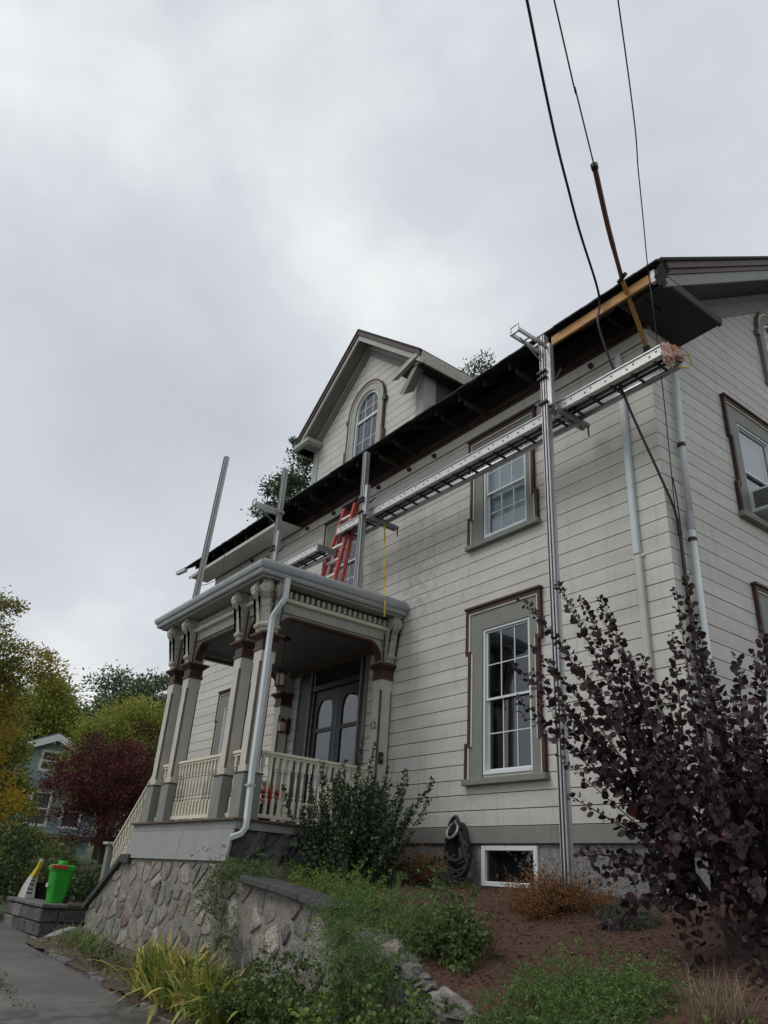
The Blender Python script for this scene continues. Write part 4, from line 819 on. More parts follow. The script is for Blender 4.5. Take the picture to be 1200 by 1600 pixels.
# ================================================================== conduits and cables on the walls
t = thing('wall_conduit', 'white and tan conduit pipe running down the front wall near the corner', 'pipe', (-.44, -.05, 1.6))
MB().box(-.505, -.415, -.075, -.002, 5.60, 8.78).build('upper_pipe', 'pipe', t, bevel=.012); MB().box(-.495, -.405, -.07, -.002, 1.72, 5.595).build('lower_pipe', 'siding', t, bevel=.012)
MB().box(-.54, -.37, -.03, -.001, 5.57, 5.60).build('strap', 'vinyl', t)
t = thing('gable_downpipe', 'round pale downpipe on the gable wall beside the corner', 'pipe', (.06, .45, 2.2))
MB().tube([(.075, .52, 8.62), (.075, .44, 7.2), (.075, .40, 6.15)], .042, 10).build('upper_pipe', 'pipe', t, smooth=True); MB().tube([(.075, .40, 6.16), (.075, .39, 5.92)], .052, 10).build('coupling', 'gutter', t); MB().tube([(.075, .39, 5.93), (.075, .37, 2.2)], .045, 10).build('lower_pipe', 'pipe_tan' if False else 'pipe', t, smooth=True)
for z_ in (7.2, 5.78): MB().tube([(.075, .42 if z_ > 7 else .385, z_-.02), (.075, .42 if z_ > 7 else .385, z_+.02)], .056, 10).build('clamp', 'black_steel', t)
def curve_pts(P, n=10):      # Catmull-Rom
    P = [np.array(p, float) for p in P]; P = [2*P[0]-P[1]]+P+[2*P[-1]-P[-2]]; o = []
    for i in range(1, len(P)-2):
        for k in range(n):
            t_ = k/n; a, b, c, d_ = P[i-1], P[i], P[i+1], P[i+2]
            o.append(tuple(.5*((2*b)+(-a+c)*t_+(2*a-5*b+4*c-d_)*t_**2+(-a+3*b-3*c+d_)*t_**3)))
    return o+[tuple(P[-2])]
t = thing('service_cable', 'thick black service cable swooping from the street across the eave to the house corner', 'cable', (0.03, .1, 5))
MB().tube(curve_pts([(6.2, -11.5, 11.0), (1.68, -4.2, 9.97), (.55, -2.2, 9.45), (-.13, -.85, 9.27), (-.20, -.80, 8.7), (-.12, -.45, 7.6), (.02, -.06, 6.5), (.05, .13, 6.0), (.04, .16, 5.3), (.04, .17, 4.5), (.04, .18, 2.4)]), .017, 6).build('cable', 'rubber', t)
t = thing('strut_cable', 'black cable ending in a brown sleeve that reaches the eave corner', 'cable', (.2, -.8, 9.2))
MB().tube(curve_pts([(6.2, -12, 10.9), (1.95, -4.1, 9.69), (1.5, -3.24, 9.56), (1.065, -2.4, 9.46)]), .009, 6).build('cable', 'rubber', t)
MB().tube(curve_pts([(1.065, -2.4, 9.46), (.62, -1.58, 9.40), (.27, -.86, 9.24)], 6), [.034]*9+[.03]*4, 8).build('sleeve', 'sleeve', t); MB().tube([(1.08, -2.43, 9.47), (1.05, -2.37, 9.455)], .045, 8).build('end_knob', 'rubber', t)
MB().tube([(.36, -.90, 9.235), (.20, -.84, 9.225)], .03, 8).build('clamp', 'rubber', t)
MB().hexa([(.235, -.845, 9.20), (.285, -.845, 9.20), (.285, -.805, 9.20), (.235, -.805, 9.20)], [(-.02, -.05, 8.66), (.04, -.05, 8.66), (.04, -.02, 8.66), (-.02, -.02, 8.66)]).build('wood_strut', 'new_wood', t)
MB().box(-.03, .05, -.06, -.005, 8.56, 8.67).build('strut_foot', 'black_steel', t)
t = thing('thin_cable', 'thin black wire crossing the sky on the right and dropping past the eave corner', 'cable', (.03, .1, 6))
MB().tube(curve_pts([(6.8, -11.5, 10.2), (2.62, -4.07, 8.80), (1.5, -2.2, 9.02), (.66, -.84, 9.18), (.58, -.70, 8.6), (.30, -.25, 7.4), (.06, .10, 6.2), (.045, .14, 5.9)]), .007, 6).build('cable', 'rubber', t)
MB().tube(curve_pts([(.05, .15, 6.6), (.06, .17, 6.2), (.045, .19, 5.6), (.04, .2, 4.6), (.04, .2, 2.6)]), .009, 6).build('drop_wire', 'rubber', t); MB().tube([(.05, .15, 6.0), (.05, .16, 5.78)], .03, 8).build('splice', 'rubber', t)
# black hooks along the frieze
for i, (hx, hz) in enumerate([(-.95, 8.87), (-4.6, 8.88), (-5.35, 8.90), (-6.35, 8.9), (-8.0, 8.9), (-9.1, 8.9), (-10.6, 8.9), (-11.8, 8.9)]):
    MB().box(hx-.03, hx+.03, -.075, -.023, hz-.03, hz+.04).tube([(hx, -.07, hz-.02), (hx+.03, -.11, hz-.06), (hx+.02, -.12, hz-.01)], .012, 5).build('frieze_hook', 'black_steel', house)
# ================================================================== pump-jack staging
def pole(x0, y0, z0, x1, y1, z1, label, jacks=(), topbr=None, r=.052):
    t = thing('pump_jack_pole', label, 'scaffold pole', (x0, y0, z0), 'pump jack poles along the front wall')
    f = lambda a, b, s: (x0+(x1-x0)*s+a, y0+(y1-y0)*s+b, z0+(z1-z0)*s)
    MB().hexa([f(-r, -r, 0), f(r, -r, 0), f(r, r, 0), f(-r, r, 0)], [f(-r, -r, 1), f(r, -r, 1), f(r, r, 1), f(-r, r, 1)]).build('pole', 'alu', t, bevel=.006)
    g = MB()
    for a in (-.024, .024): g.hexa([f(a-.010, -r-.004, 0), f(a+.010, -r-.004, 0), f(a+.010, -r+.004, 0), f(a-.010, -r+.004, 0)], [f(a-.010, -r-.004, 1), f(a+.010, -r-.004, 1), f(a+.010, -r+.004, 1), f(a-.010, -r+.004, 1)])
    g.build('track_groove', 'rubber', t)
    g = MB()
    for b in (-.02, ): g.hexa([f(r-.003, b-.012, 0), f(r+.004, b-.012, 0), f(r+.004, b+.012, 0), f(r-.003, b+.012, 0)], [f(r-.003, b-.012, 1), f(r+.004, b-.012, 1), f(r+.004, b+.012, 1), f(r-.003, b+.012, 1)])
    g.build('side_groove', 'alu_dull', t)
    for zj, hj in jacks:
        s = (zj-z0)/(z1-z0); cx, cy, _ = f(0, 0, s)
        MB().box(cx+r+.006, cx+r+.085, cy-.04, cy+.045, zj, zj+hj).build('jack_upright', 'alu', t, bevel=.006)
        for zz in (zj+.06, zj+hj*.45, zj+hj*.55): MB().box(cx-r-.03, cx+r+.02, cy-r-.035, cy+r+.03, zz, zz+.03).build('jack_clamp', 'black_steel', t)
        MB().tube([(cx+r+.05, cy, zj+hj*.35), (cx+.16, cy+.06, zj+hj*.45), (cx+.19, cy+.12, zj+hj*.60)], .014, 6).build('crank', 'black_steel', t)
        ar = MB().box(cx+.03, cx+.075, cy, cy+.72, zj-.075, zj-.015).box(cx+.13, cx+.175, cy+.02, cy+.72, zj-.075, zj-.015).box(cx+.076, cx+.129, cy+.66, cy+.71, zj-.072, zj-.02).box(cx+.076, cx+.129, cy+.28, cy+.33, zj-.072, zj-.02).build('jack_arm', 'alu_dull', t)
        MB().tube([(cx+.15, cy+.70, zj-.02), (cx+.15, cy+.71, zj-.22)], .012, 5).build('arm_hook', 'black_steel', t)
    if topbr:
        zt = topbr; s = (zt-z0)/(z1-z0); cx, cy, _ = f(0, 0, s); b = MB()
        for dx in (-.075, .075): b.box(cx+dx-.015, cx+dx+.015, cy-.62, cy+.07, zt-.03, zt+.03)
        for yy in (-.62, -.40, -.18): b.box(cx-.06, cx+.06, cy+yy, cy+yy+.03, zt-.029, zt+.0)
        for dx in (-.075, .075): b.box(cx+dx-.01, cx+dx+.01, cy-.625, cy-.605, zt-.03, zt+.11)
        b.box(cx-.065, cx+.065, cy-.624, cy-.606, zt+.09, zt+.11); b.build('top_bracket', 'alu', t)
        MB().tube([(cx, cy-.5, zt-.05), (cx+.02, cy-.08, zt-.28)], .012, 6).build('bracket_strut', 'alu_dull', t)
    return t
pole(-1.08, -.9, 1.74, -1.12, -.9, 9.06, 'tallest scaffold pole, standing on the mulch and rising to the eave near the corner', [(7.78, 1.08)], topbr=8.83)
pole(-5.53, -.9, 6.22, -5.60, -.9, 9.04, 'scaffold pole beside the red ladder on the right part of the porch roof', [(7.66, .62)])
pole(-8.30, -1.2, 6.24, -8.33, -1.2, 9.70, 'scaffold pole on the porch roof left of the red ladder, holding the short stage', [(7.36, .80)], topbr=8.62)
pole(-9.48, -2.28, 6.16, -9.06, -2.30, 9.88, 'bare leaning scaffold pole at the far left end of the porch roof', [(6.45, .22)])
def stage(x0, x1, yf, yb, z, label, zs=0.0):
    t = thing('work_stage', label, 'work stage', (x0, (yf+yb)/2, z), 'aluminium work stages')
    sk = lambda u, v, w: (u, v, w+zs*(u-x0))
    MB().box(x0, x1, yf-.014, yf+.014, z-.01, z+.14, sk).build('front_rail', 'alu_white', t, bevel=.004)
    MB().box(x0, x1, yf-.030, yf-.015, z+.125, z+.14, sk).box(x0, x1, yf+.0145, yf+.05, z+.0, z+.012, sk).build('rail_flange', 'alu', t)
    MB().tube([sk(x0, yb, z+.045), sk(x1, yb, z+.045)], .052, 10).build('back_rail', 'alu', t, smooth=True)
    for yy in (yf+.09, yf+.18, yf+.27): MB().box(x0+.02, x1-.02, yy-.03, yy+.03, z+.062, z+.09, sk).build('deck_bar', 'black_steel', t)
    n = int((x1-x0)/.30)
    for k in range(n):
        u = x0+(k+.5)*(x1-x0)/n; p = MB().box(-.014, .014, yf+.015, yb-.04, 0, .028)
        p = MB().box(u-.014, u+.014, yf+.015, yb-.04, z+.015, z+.045, sk); p.build('rung', 'black_steel', t)
    rv = MB()
    for k in range(n): 
        u = x0+(k+.5)*(x1-x0)/n
        for du, dv in ((0, .05), (.10, .075)): rv.box(u+du-.013, u+du+.013, yf-.017, yf-.0135, z+dv-.012, z+dv+.012, sk)
    rv.build('rivet', 'black_steel', t)['kind'] = 'stuff'; MB().box(x0-.02, x0, yf, yb, z, z+.12, sk).build('end_plate', 'alu_dull', t); MB().box(x1, x1+.02, yf, yb, z, z+.12, sk).build('end_plate', 'alu_dull', t)
    return t
stage(-6.62, -1.0, -.76, -.36, 7.70, 'long aluminium work stage between the two right scaffold poles')
stage(-1.05, .66, -.76, -.36, 7.76, 'short aluminium work stage sticking out past the house corner')
stage(-8.45, -6.70, -1.12, -.75, 7.28, 'short aluminium work stage above the porch roof left of the red ladder')
# rag bundle on the stage end
t = thing('rag_bundle', 'crumpled pink and cream rag hung over the end of the work stage at the corner', 'rag', (.70, -.6, 7.9))
m = MB(); rr = random.Random(3)
def crumple(cx, cy, cz, s, n=9, m_=8, seed=0):
    mb = MB(); q = random.Random(seed)
    for i in range(m_+1):
        for j in range(n):
            th, ph = 2*math.pi*j/n, math.pi*i/m_; k = 1+q.uniform(-.35, .35) if 0 < i < m_ else 1
            mb.v.append((cx+s[0]*k*math.sin(ph)*math.cos(th), cy+s[1]*k*math.sin(ph)*math.sin(th), cz+s[2]*k*math.cos(ph)))
    for i in range(m_):
        for j in range(n): mb.f.append((i*n+j, i*n+(j+1) % n, (i+1)*n+(j+1) % n, (i+1)*n+j)); mb.m.append(0)
    return mb
crumple(.70, -.70, 7.76, (.05, .10, .16), seed=2).build('cream_rag', 'rag', t); crumple(.62, -.42, 7.98, (.08, .08, .10), seed=5).build('pink_rag', 'rag_pink', t); crumple(.71, -.50, 7.86, (.05, .13, .08), seed=8).build('draped_rag', 'rag', t)
t = thing('yellow_end_hook', 'yellow looped cord at the stage end by the corner', 'cord', (.72, -.35, 7.7))
MB().tube([(.70, -.62, 7.95), (.73, -.45, 7.90), (.76, -.32, 7.92), (.77, -.28, 7.80), (.74, -.34, 7.72), (.70, -.5, 7.68)], .013, 6).build('cord', 'yellow', t)
t = thing('yellow_strap', 'thin yellow strap hanging from the stage down to the porch gutter', 'strap', (-5.15, -.55, 5.75))
st = curve_pts([(-5.42, -.50, 7.66), (-5.37, -.50, 7.2), (-5.33, -.50, 6.7), (-5.24, -.52, 6.2), (-5.15, -.56, 5.95), (-5.145, -.56, 5.72)], 6); mb = MB()
for i, p in enumerate(st): tw = .5+.9*math.sin(i*.55); mb.v += [(p[0]-.016*math.cos(tw), p[1]-.016*math.sin(tw), p[2]), (p[0]+.016*math.cos(tw), p[1]+.016*math.sin(tw), p[2]), (p[0]+.016*math.cos(tw)+.003, p[1]+.016*math.sin(tw)-.004, p[2]), (p[0]-.016*math.cos(tw)+.003, p[1]-.016*math.sin(tw)-.004, p[2])]
for i in range(len(st)-1):
    for j in range(4): mb.f.append((i*4+j, i*4+(j+1) % 4, i*4+4+(j+1) % 4, i*4+4+j)); mb.m.append(0)
mb.build('webbing', 'yellow', t)
# rope from the leaning pole
t = thing('tie_rope', 'thin dark rope tying the leaning pole back to the eave', 'rope', (-9.4, -2.2, 6.9)); MB().tube(curve_pts([(-9.40, -2.28, 6.95), (-10.3, -1.7, 7.4), (-11.6, -.9, 8.2), (-12.2, -.65, 9.0)]), .008, 5).build('cord', 'rubber', t)
# stepladder on the porch roof
t = thing('stepladder', 'red fibreglass stepladder leaning closed against the upper wall on the porch roof', 'ladder', (-6.7, -.8, 6.25))
def lad(u, v, w): return (-6.62+u-.30*(v/1.95)*.5, -.95+.55*(v/1.95)-w, 6.24+v*1.17)
wd = lambda v: .29-.11*(v/1.95)
for sg in (-1, 1):
    MB().hexa([lad(sg*wd(0)-.035, 0, -.015), lad(sg*wd(0)+.035, 0, -.015), lad(sg*wd(0)+.035, 0, .045), lad(sg*wd(0)-.035, 0, .045)], [lad(sg*wd(1.95)-.035, 1.95, -.015), lad(sg*wd(1.95)+.035, 1.95, -.015), lad(sg*wd(1.95)+.035, 1.95, .045), lad(sg*wd(1.95)-.035, 1.95, .045)]).build('front_stile', 'red_fibre', t)
    MB().hexa([lad(sg*wd(0)+.10-.03, 0, -.14), lad(sg*wd(0)+.10+.03, 0, -.14), lad(sg*wd(0)+.10+.03, 0, -.09), lad(sg*wd(0)+.10-.03, 0, -.09)], [lad(sg*wd(1.95)-.03, 1.9, -.09), lad(sg*wd(1.95)+.03, 1.9, -.09), lad(sg*wd(1.95)+.03, 1.9, -.04), lad(sg*wd(1.95)-.03, 1.9, -.04)]).build('rear_stile', 'red_fibre', t)
for k in range(6):
    v = .15+.30*k; a = wd(v); MB().hexa([lad(-a, v, -.03), lad(a, v, -.03), lad(a, v, .04), lad(-a, v, .04)], [lad(-a, v+.045, -.03), lad(a, v+.045, -.03), lad(a, v+.045, .04), lad(-a, v+.045, .04)]).build('tread', 'alu_white', t)
    if k in (0, 3): MB().hexa([lad(-a+.1, v, -.13), lad(a+.1, v, -.13), lad(a+.1, v, -.1), lad(-a+.1, v, -.1)], [lad(-a+.1, v+.03, -.13), lad(a+.1, v+.03, -.13), lad(a+.1, v+.03, -.1), lad(-a+.1, v+.03, -.1)]).build('rear_brace', 'alu_white', t)
MB().hexa([lad(-.24, 1.95, -.12), lad(.24, 1.95, -.12), lad(.24, 1.95, .08), lad(-.24, 1.95, .08)], [lad(-.22, 2.04, -.10), lad(.22, 2.04, -.10), lad(.22, 2.04, .06), lad(-.22, 2.04, .06)]).build('top_cap', 'black_steel', t)
# ================================================================== window air conditioner
t = thing('air_conditioner', 'pale window air conditioner in the upper gable window', 'air conditioner', (.12, 2.6, 6.8))
MB().box(-.12, .34, 2.24, 2.92, 6.84, 7.20).build('case', 'vinyl', t, bevel=.015); MB().box(-.05, -.03, 2.10, 2.24, 6.84, 7.18).build('side_panel', 'vinyl', t)
for k in range(9): MB().box(.05, .30, 2.228, 2.2395, 6.90+k*.03, 6.915+k*.03).build('louvre', 'soffit_dark', t)
MB().box(.3401, .35, 2.30, 2.86, 6.89, 7.15).build('grille', 'alu_dull', t)
# ================================================================== hose on its hanger
t = thing('garden_hose', 'coiled dark soaker hose hanging on the wall left of the basement window', 'hose', (-3.63, -.1, 1.75))
hx = -3.66
m = MB(); rr = random.Random(9)
for k in range(9):
    w_ = .13+.014*k+rr.uniform(-.015, .015); lo = 1.76+rr.uniform(0, .30) if k < 8 else 1.78; yy = -.05-.018*k
    pts = [(hx-.07, yy-.02, 2.40)]
    for j in range(13): a = math.pi*(1-j/12); pts.append((hx+.03+w_*math.cos(a)+rr.uniform(-.008, .008), yy-.03*math.sin(a), (lo+.18)+(-.18)*math.sin(a)))
    pts = [(hx-.06, yy, 2.38), (hx-.05-w_*.4, yy-.02, 2.25)]+pts[1:]+[(hx+.06+w_*.45, yy-.02, 2.25), (hx+.06, yy, 2.40), (hx, yy, 2.46), (hx-.06, yy, 2.38)]
    MB().tube(curve_pts(pts, 3), .026, 7).build('coil', 'hose', t, smooth=True)
ring = MB(); R0, n1, n2 = .10, 18, 8
for i in range(n1):
    a = 2*math.pi*i/n1
    for j in range(n2): b = 2*math.pi*j/n2; q_ = R0+.024*math.cos(b); ring.v.append((hx+q_*math.cos(a), -.24+.024*math.sin(b)+.05*math.sin(a), 2.36+q_*1.0*math.sin(a)))
for i in range(n1):
    for j in range(n2): ring.f.append((i*n2+j, ((i+1) % n1)*n2+j, ((i+1) % n1)*n2+(j+1) % n2, i*n2+(j+1) % n2)); ring.m.append(0)
ring.build('hanger_ring', 'alu_dull', t, smooth=True); MB().tube([(hx, -.22, 2.36), (hx, -.03, 2.36)], .085, 14).build('hanger_drum', 'rubber', t)
MB().tube(curve_pts([(hx-.11, -.22, 2.33), (hx-.09, -.2, 2.46), (hx-.01, -.18, 2.545), (hx+.07, -.2, 2.48), (hx+.13, -.2, 2.38)], 5), .028, 8).build('top_loop', 'rubber', t, smooth=True)
# ================================================================== left corner: platform wall, bin, bag
t = thing('stone_platform', 'low grey stone block wall carrying the green bin beside the road', 'wall', (-13.2, -3.0, .3))
pm = MB(); PW = (-14.5, -11.75); random.seed(8)
MB().box(PW[0]+.05, PW[1]-.05, -3.15, -1.2, 0, .86).build('wall_core', 'dark_stone', t)
z_ = .15
for r_ in range(3):
    h_ = .235; x_ = PW[0]+random.uniform(-.1, 0)
    while x_ < PW[1]-.1:
        l = random.uniform(.4, .75); MB().box(x_, min(x_+l, PW[1])-.015, -3.21-random.uniform(0, .03), -2.9, z_, z_+h_-.015).build('block', random.choice(['dark_stone', 'dark_stone', 'stone5', 'stone2']), t, bevel=.02); x_ += l
    y_ = -2.9
    while y_ < -1.3: MB().box(PW[1]-.3, PW[1]+random.uniform(0, .03), y_+.008, y_+.5, z_, z_+h_-.015).build('block', random.choice(['dark_stone', 'dark_stone', 'stone5']), t, bevel=.02); y_ += .51
    z_ += h_
x_ = PW[0]-.05
while x_ < PW[1]: MB().box(x_, min(x_+.68, PW[1]+.04), -3.25, -2.75, .862, .93).build('cap_slab', 'stone5', t, bevel=.015); x_ += .69
MB().box(PW[0], PW[1], -2.745, -1.2, .861, .915).build('gravel_top', 'soil', t)
t = thing('pier_wall', 'rough mortared stone pier behind the stair newel post', 'wall', (-12.0, -1.7, .3))
MB().box(-12.25, -11.05, -2.0, -1.2, .1, 1.62).build('wall_core', 'concrete', t, bevel=.03)
for a, b, h_ in ((-12.3, -11.65, 1.95), (-11.6, -11.0, 1.85)): MB().box(a, b, -2.06, -1.2, 1.622, h_).build('cap_rock', random.choice(['stone0', 'stone2']), t, bevel=.06)
t = thing('entry_kerb', 'pale curved concrete kerb ramp at the foot of the porch stair', 'kerb', (-11.4, -3.2, .3))
cp = curve_pts([(-11.25, -3.32, .30), (-11.05, -3.24, .42), (-10.9, -3.05, .55), (-10.83, -2.85, .62)], 5); mb = MB()
for p in cp: mb.v += [(p[0]-.09, p[1]-.05, 0.1), (p[0]+.09, p[1]+.03, 0.1), (p[0]+.09, p[1]+.03, p[2]), (p[0]-.09, p[1]-.05, p[2])]
for i in range(len(cp)-1):
    for j in range(4): mb.f.append((i*4+j, i*4+(j+1) % 4, i*4+4+(j+1) % 4, i*4+4+j)); mb.m.append(0)
mb.f += [(3, 2, 1, 0), tuple(len(mb.v)-4+j for j in range(4))]; mb.m += [0, 0]; mb.build('kerb', 'concrete', t)
t = thing('green_bin', 'bright green plastic waste bin with a red lid clip on the stone platform', 'bin', (-12.35, -2.87, .93))
bx, by = -12.35, -2.86; BS = .87
def rr_ring(hx_, hy_, c): return [(-hx_+c, -hy_), (hx_-c, -hy_), (hx_, -hy_+c), (hx_, hy_-c), (hx_-c, hy_), (-hx_+c, hy_), (-hx_, hy_-c), (-hx_, -hy_+c)]
def loft(rings, mi=0):
    mb = MB(); n = len(rings[0][0])
    for ring_, z in rings: mb.v += [(bx+a*BS, by+b*BS, z) for a, b in ring_]
    for i in range(len(rings)-1):
        for j in range(n): mb.f.append((i*n+j, i*n+(j+1) % n, (i+1)*n+(j+1) % n, (i+1)*n+j)); mb.m.append(mi)
    mb.f += [tuple(range(n))[::-1], tuple(range(len(mb.v)-n, len(mb.v)))]; mb.m += [mi, mi]; return mb
loft([(rr_ring(.18, .17, .05), .932), (rr_ring(.225, .23, .06), 1.50), (rr_ring(.245, .255, .06), 1.505), (rr_ring(.245, .255, .06), 1.55)]).build('body', 'green_plastic', t)
loft([(rr_ring(.25, .26, .06), 1.552), (rr_ring(.245, .255, .07), 1.585), (rr_ring(.22, .19, .06), 1.61)]).build('lid', 'green_plastic', t); loft([([(a-.03, b) for a, b in rr_ring(.15, .10, .04)], 1.611), ([(a-.03, b) for a, b in rr_ring(.13, .08, .04)], 1.68)]).build('lid_handle', 'green_plastic', t, bevel=.01)
MB().box(bx+.05, bx+.225, by-.24, by-.205, 1.53, 1.60).box(bx+.19, bx+.232, by-.20, by+.04, 1.53, 1.60).build('lid_clip', 'red_plastic', t, bevel=.01); MB().box(bx-.10, bx+.02, by-.215, by-.19, 1.20, 1.27).build('sticker', 'white_film', t)
for sx in (-.14, .14): MB().tube([(bx+sx, by+.16, .99), (bx+sx+.04, by+.16, .99)], .06, 10).build('wheel', 'rubber', t)
t = thing('soil_bag', 'upright white and yellow plastic bag with dark print beside the green bin', 'bag', (-13.67, -2.9, .93))
mb = MB(); q0 = [(-14.04, -3.02), (-13.45, -3.02), (-13.45, -2.82), (-14.04, -2.82)]; lv = [(1.0, .93, 0), (.82, 1.12, 0), (.55, 1.34, 0), (.30, 1.52, 1), (.16, 1.64, 1), (.10, 1.70, 0)]
for s_, z_, _ in lv: mb.v += [(-13.74+(a+13.12)*s_+.05*math.sin(z_*9), -2.92+(b+2.92)*max(s_, .3), z_) for a, b in q0]
for i in range(len(lv)-1):
    for j in range(4): mb.f.append((i*4+j, i*4+(j+1) % 4, i*4+4+(j+1) % 4, i*4+4+j)); mb.m.append(1 if lv[i+1][2] else 0)
mb.f += [(3, 2, 1, 0), tuple(len(mb.v)-4+j for j in range(4))]; mb.m += [0, 0]; bag = mb.build('bag', ['white_film', 'yellow'], t, smooth=False)
pm = MB()
for z_, a, b in ((1.02, -13.94, -13.54), (1.09, -13.90, -13.57), (1.18, -13.87, -13.62), (1.25, -13.86, -13.64), (1.31, -13.84, -13.65)): pm.box(a, b, -3.035+(z_-1)*.09, -3.018+(z_-1)*.09, z_, z_+.035)
pm.build('dark_print', 'black_print', t)
t = thing('planter_pot', 'black planter pot at the left end of the stone platform', 'pot', (-14.35, -2.55, .93)); MB().lathe(-14.35, -2.55, [(.20, .931), (.27, 1.22), (.29, 1.24)], 14).build('pot', 'black_steel', t)
# ================================================================== blue house far left
t = thing('blue_house', 'pale blue house with white trim half hidden by the red maple', 'house', (-44, 5, 3))
hu = lambda u, v, w: (-43.5+w, 4.0+u, v)
MB().prism([(-3.2, 2.2), (3.2, 2.2), (3.2, 6.9), (0, 8.35), (-3.2, 6.9)], -8, 0, hu).build('wall', 'blue_paint', t)
for sg in (-1, 1):
    rf = MB().hexa([hu(0, 8.36, .5), hu(sg*3.7, 6.68, .5), hu(sg*3.7, 6.68, -8.4), hu(0, 8.36, -8.4)], [hu(0, 8.55, .5), hu(sg*3.7, 6.87, .5), hu(sg*3.7, 6.87, -8.4), hu(0, 8.55, -8.4)]).build('roof', 'grey_roof', t)
    MB().hexa([hu(0, 8.05, .51), hu(sg*3.7, 6.4, .51), hu(sg*3.7, 6.4, .6), hu(0, 8.05, .6)], [hu(0, 8.45, .51), hu(sg*3.7, 6.8, .51), hu(sg*3.7, 6.8, .6), hu(0, 8.45, .6)]).build('bargeboard', 'white_paint', rf)
for (a, b, c, d_) in ((-.45, .45, 6.5, 7.4), (-2.3, -1.4, 3.6, 5.2), (-.45, .45, 3.6, 5.2), (1.4, 2.3, 3.6, 5.2)):
    f_ = MB().box(a-.16, a, c-.15, d_+.15, .001, .08, hu).box(b, b+.16, c-.15, d_+.15, .001, .08, hu).box(a, b, d_, d_+.15, .001, .08, hu).box(a, b, c-.15, c, .001, .08, hu).box(a, b, (c+d_)/2-.04, (c+d_)/2+.04, .001, .06, hu).build('window', 'white_paint', t)
    MB().box(a, b, c, d_, .001, .03, hu).build('pane', 'slate', f_)
MB().box(-3.3, 3.3, 2.9, 3.1, .001, 1.6, hu).build('porch_roof', 'grey_roof', t)
# ================================================================== vegetation
def bez(a, b, c, n): t_ = np.linspace(0, 1, n)[:, None]; return (1-t_)**2*np.array(a)+2*t_*(1-t_)*np.array(b)+t_**2*np.array(c)
def stuff(o): o['kind'] = 'stuff'; return o
def foliage(name, V, k, matn, tint, parent):
    return inst(name, poly_mesh(name, V, k, matn, tint), parent, Matrix())
def crown_points(ells, nclump, per, rc, shell=.55):
    P, D, C_ = [], [], []
    vol = np.array([e[1][0]*e[1][1]*e[1][2] for e in ells]); vol = vol/vol.sum()
    for (c, r), f in zip(ells, vol):
        m = max(3, int(nclump*f)); d = unit(rng.normal(size=(m, 3))); rad = shell+(1-shell)*rng.random((m, 1))**.7
        rad *= 1+.12*rng.normal(size=(m, 1)); cc = np.array(c)+d*rad*np.array(r); tn = rng.random(m)
        for i in range(m):
            q = rng.normal(size=(per, 3))*rc*np.array([1, 1, .65])*rng.uniform(.6, 1.3); P.append(cc[i]+q); D.append(unit(q+d[i]*rc*.6+rng.normal(size=(per, 3))*rc*.5+[0, 0, -.1*rc])); C_.append(np.clip(tn[i]*.7+.3*rng.random(per), 0, 1))
    return np.vstack(P), np.vstack(D), np.concatenate(C_)
def tree(name, label, base, ells, matn, nclump, per, rc, lsize, trunk_r=.15, bark='bark', group=None, shape='leaf', limbs=9, tint_shift=None, shell=.55):
    t = thing(name, label, 'tree', base, group); b = np.array(base); top = np.array(ells[0][0])
    m = MB(); mid = b*.45+top*.55+np.array([.1, .05, 0]); m.tube([tuple(p) for p in bez(b, (b+mid)/2+np.array([.15, 0, 0])*trunk_r*3, top, 8)], list(np.linspace(trunk_r, trunk_r*.25, 8)), 8); m.build('trunk', bark, t)
    lm = MB()
    for i in range(limbs):
        e_ = ells[i % len(ells)]; d = unit(rng.normal(size=(1, 3)))[0]; d[2] = abs(d[2])*.6; end = np.array(e_[0])+d*np.array(e_[1])*.75; s = b+(top-b)*rng.uniform(.35, .9)
        lm.tube([tuple(p) for p in bez(s, (s+end)/2+[0, 0, .15*np.linalg.norm(end-s)], end, 6)], list(np.linspace(trunk_r*.4, trunk_r*.08, 6)), 6)
    lm.build('limbs', bark, t)
    P, D, T = crown_points(ells, nclump, per, rc, shell)
    V, k = leaves(P, D, lsize*rng.uniform(.6, 1.3, len(P)), shape)
    if tint_shift is not None: T = np.clip(T*.55+tint_shift(P), 0, 1)
    foliage('crown', V, k, matn, T, t); return t
# ---- background trees
BG = 'background trees behind the porch on the left'
tree('birch_tree', 'tall yellowing birch at the left edge of the view', (-21.5, -4.6, .6), [((-21.2, -4.2, 4.7), (1.2, 1.5, 2.9)), ((-20.9, -2.9, 2.9), (.9, .75, 1.1)), ((-20.9, -2.75, 7.0), (.85, .8, .8)), ((-21.2, -4.5, 8.1), (1.2, 1.0, 1.5)), ((-20.9, -3.7, 6.2), (.9, .8, 1.0))], 'leaf_birch', 210, 150, .21, .095, .16, 'bark_pale', tint_shift=lambda P: .55-.09*(P[:, 2]-3.0)+.12*np.sin(P[:, 1]*2.1+P[:, 2]*1.7))
tree('broad_tree', 'green tree with pale yellow tips just right of the tall birch', (-54, 5.5, 1), [((-54, 5.4, 11.6), (2.2, 1.5, 2.6)), ((-54, 6.6, 9.4), (2.2, 1.6, 2.4)), ((-54.5, 4.0, 10.0), (2.2, 1.6, 3.0))], 'leaf_yg', 130, 170, .5, .22, .2, group=BG, tint_shift=lambda P: .1+.03*(P[:, 2]-4))
tree('dark_tree', 'dark blue green tree farthest behind the red maple', (-58, 7, 1.5), [((-58, 7.0, 10.0), (3.2, 2.8, 4.2)), ((-57, 9.5, 9.0), (3.0, 2.8, 4.0)), ((-58, 4.6, 8.6), (2.8, 2.6, 3.6))], 'leaf_far', 200, 200, .62, .26, .3, group=BG)
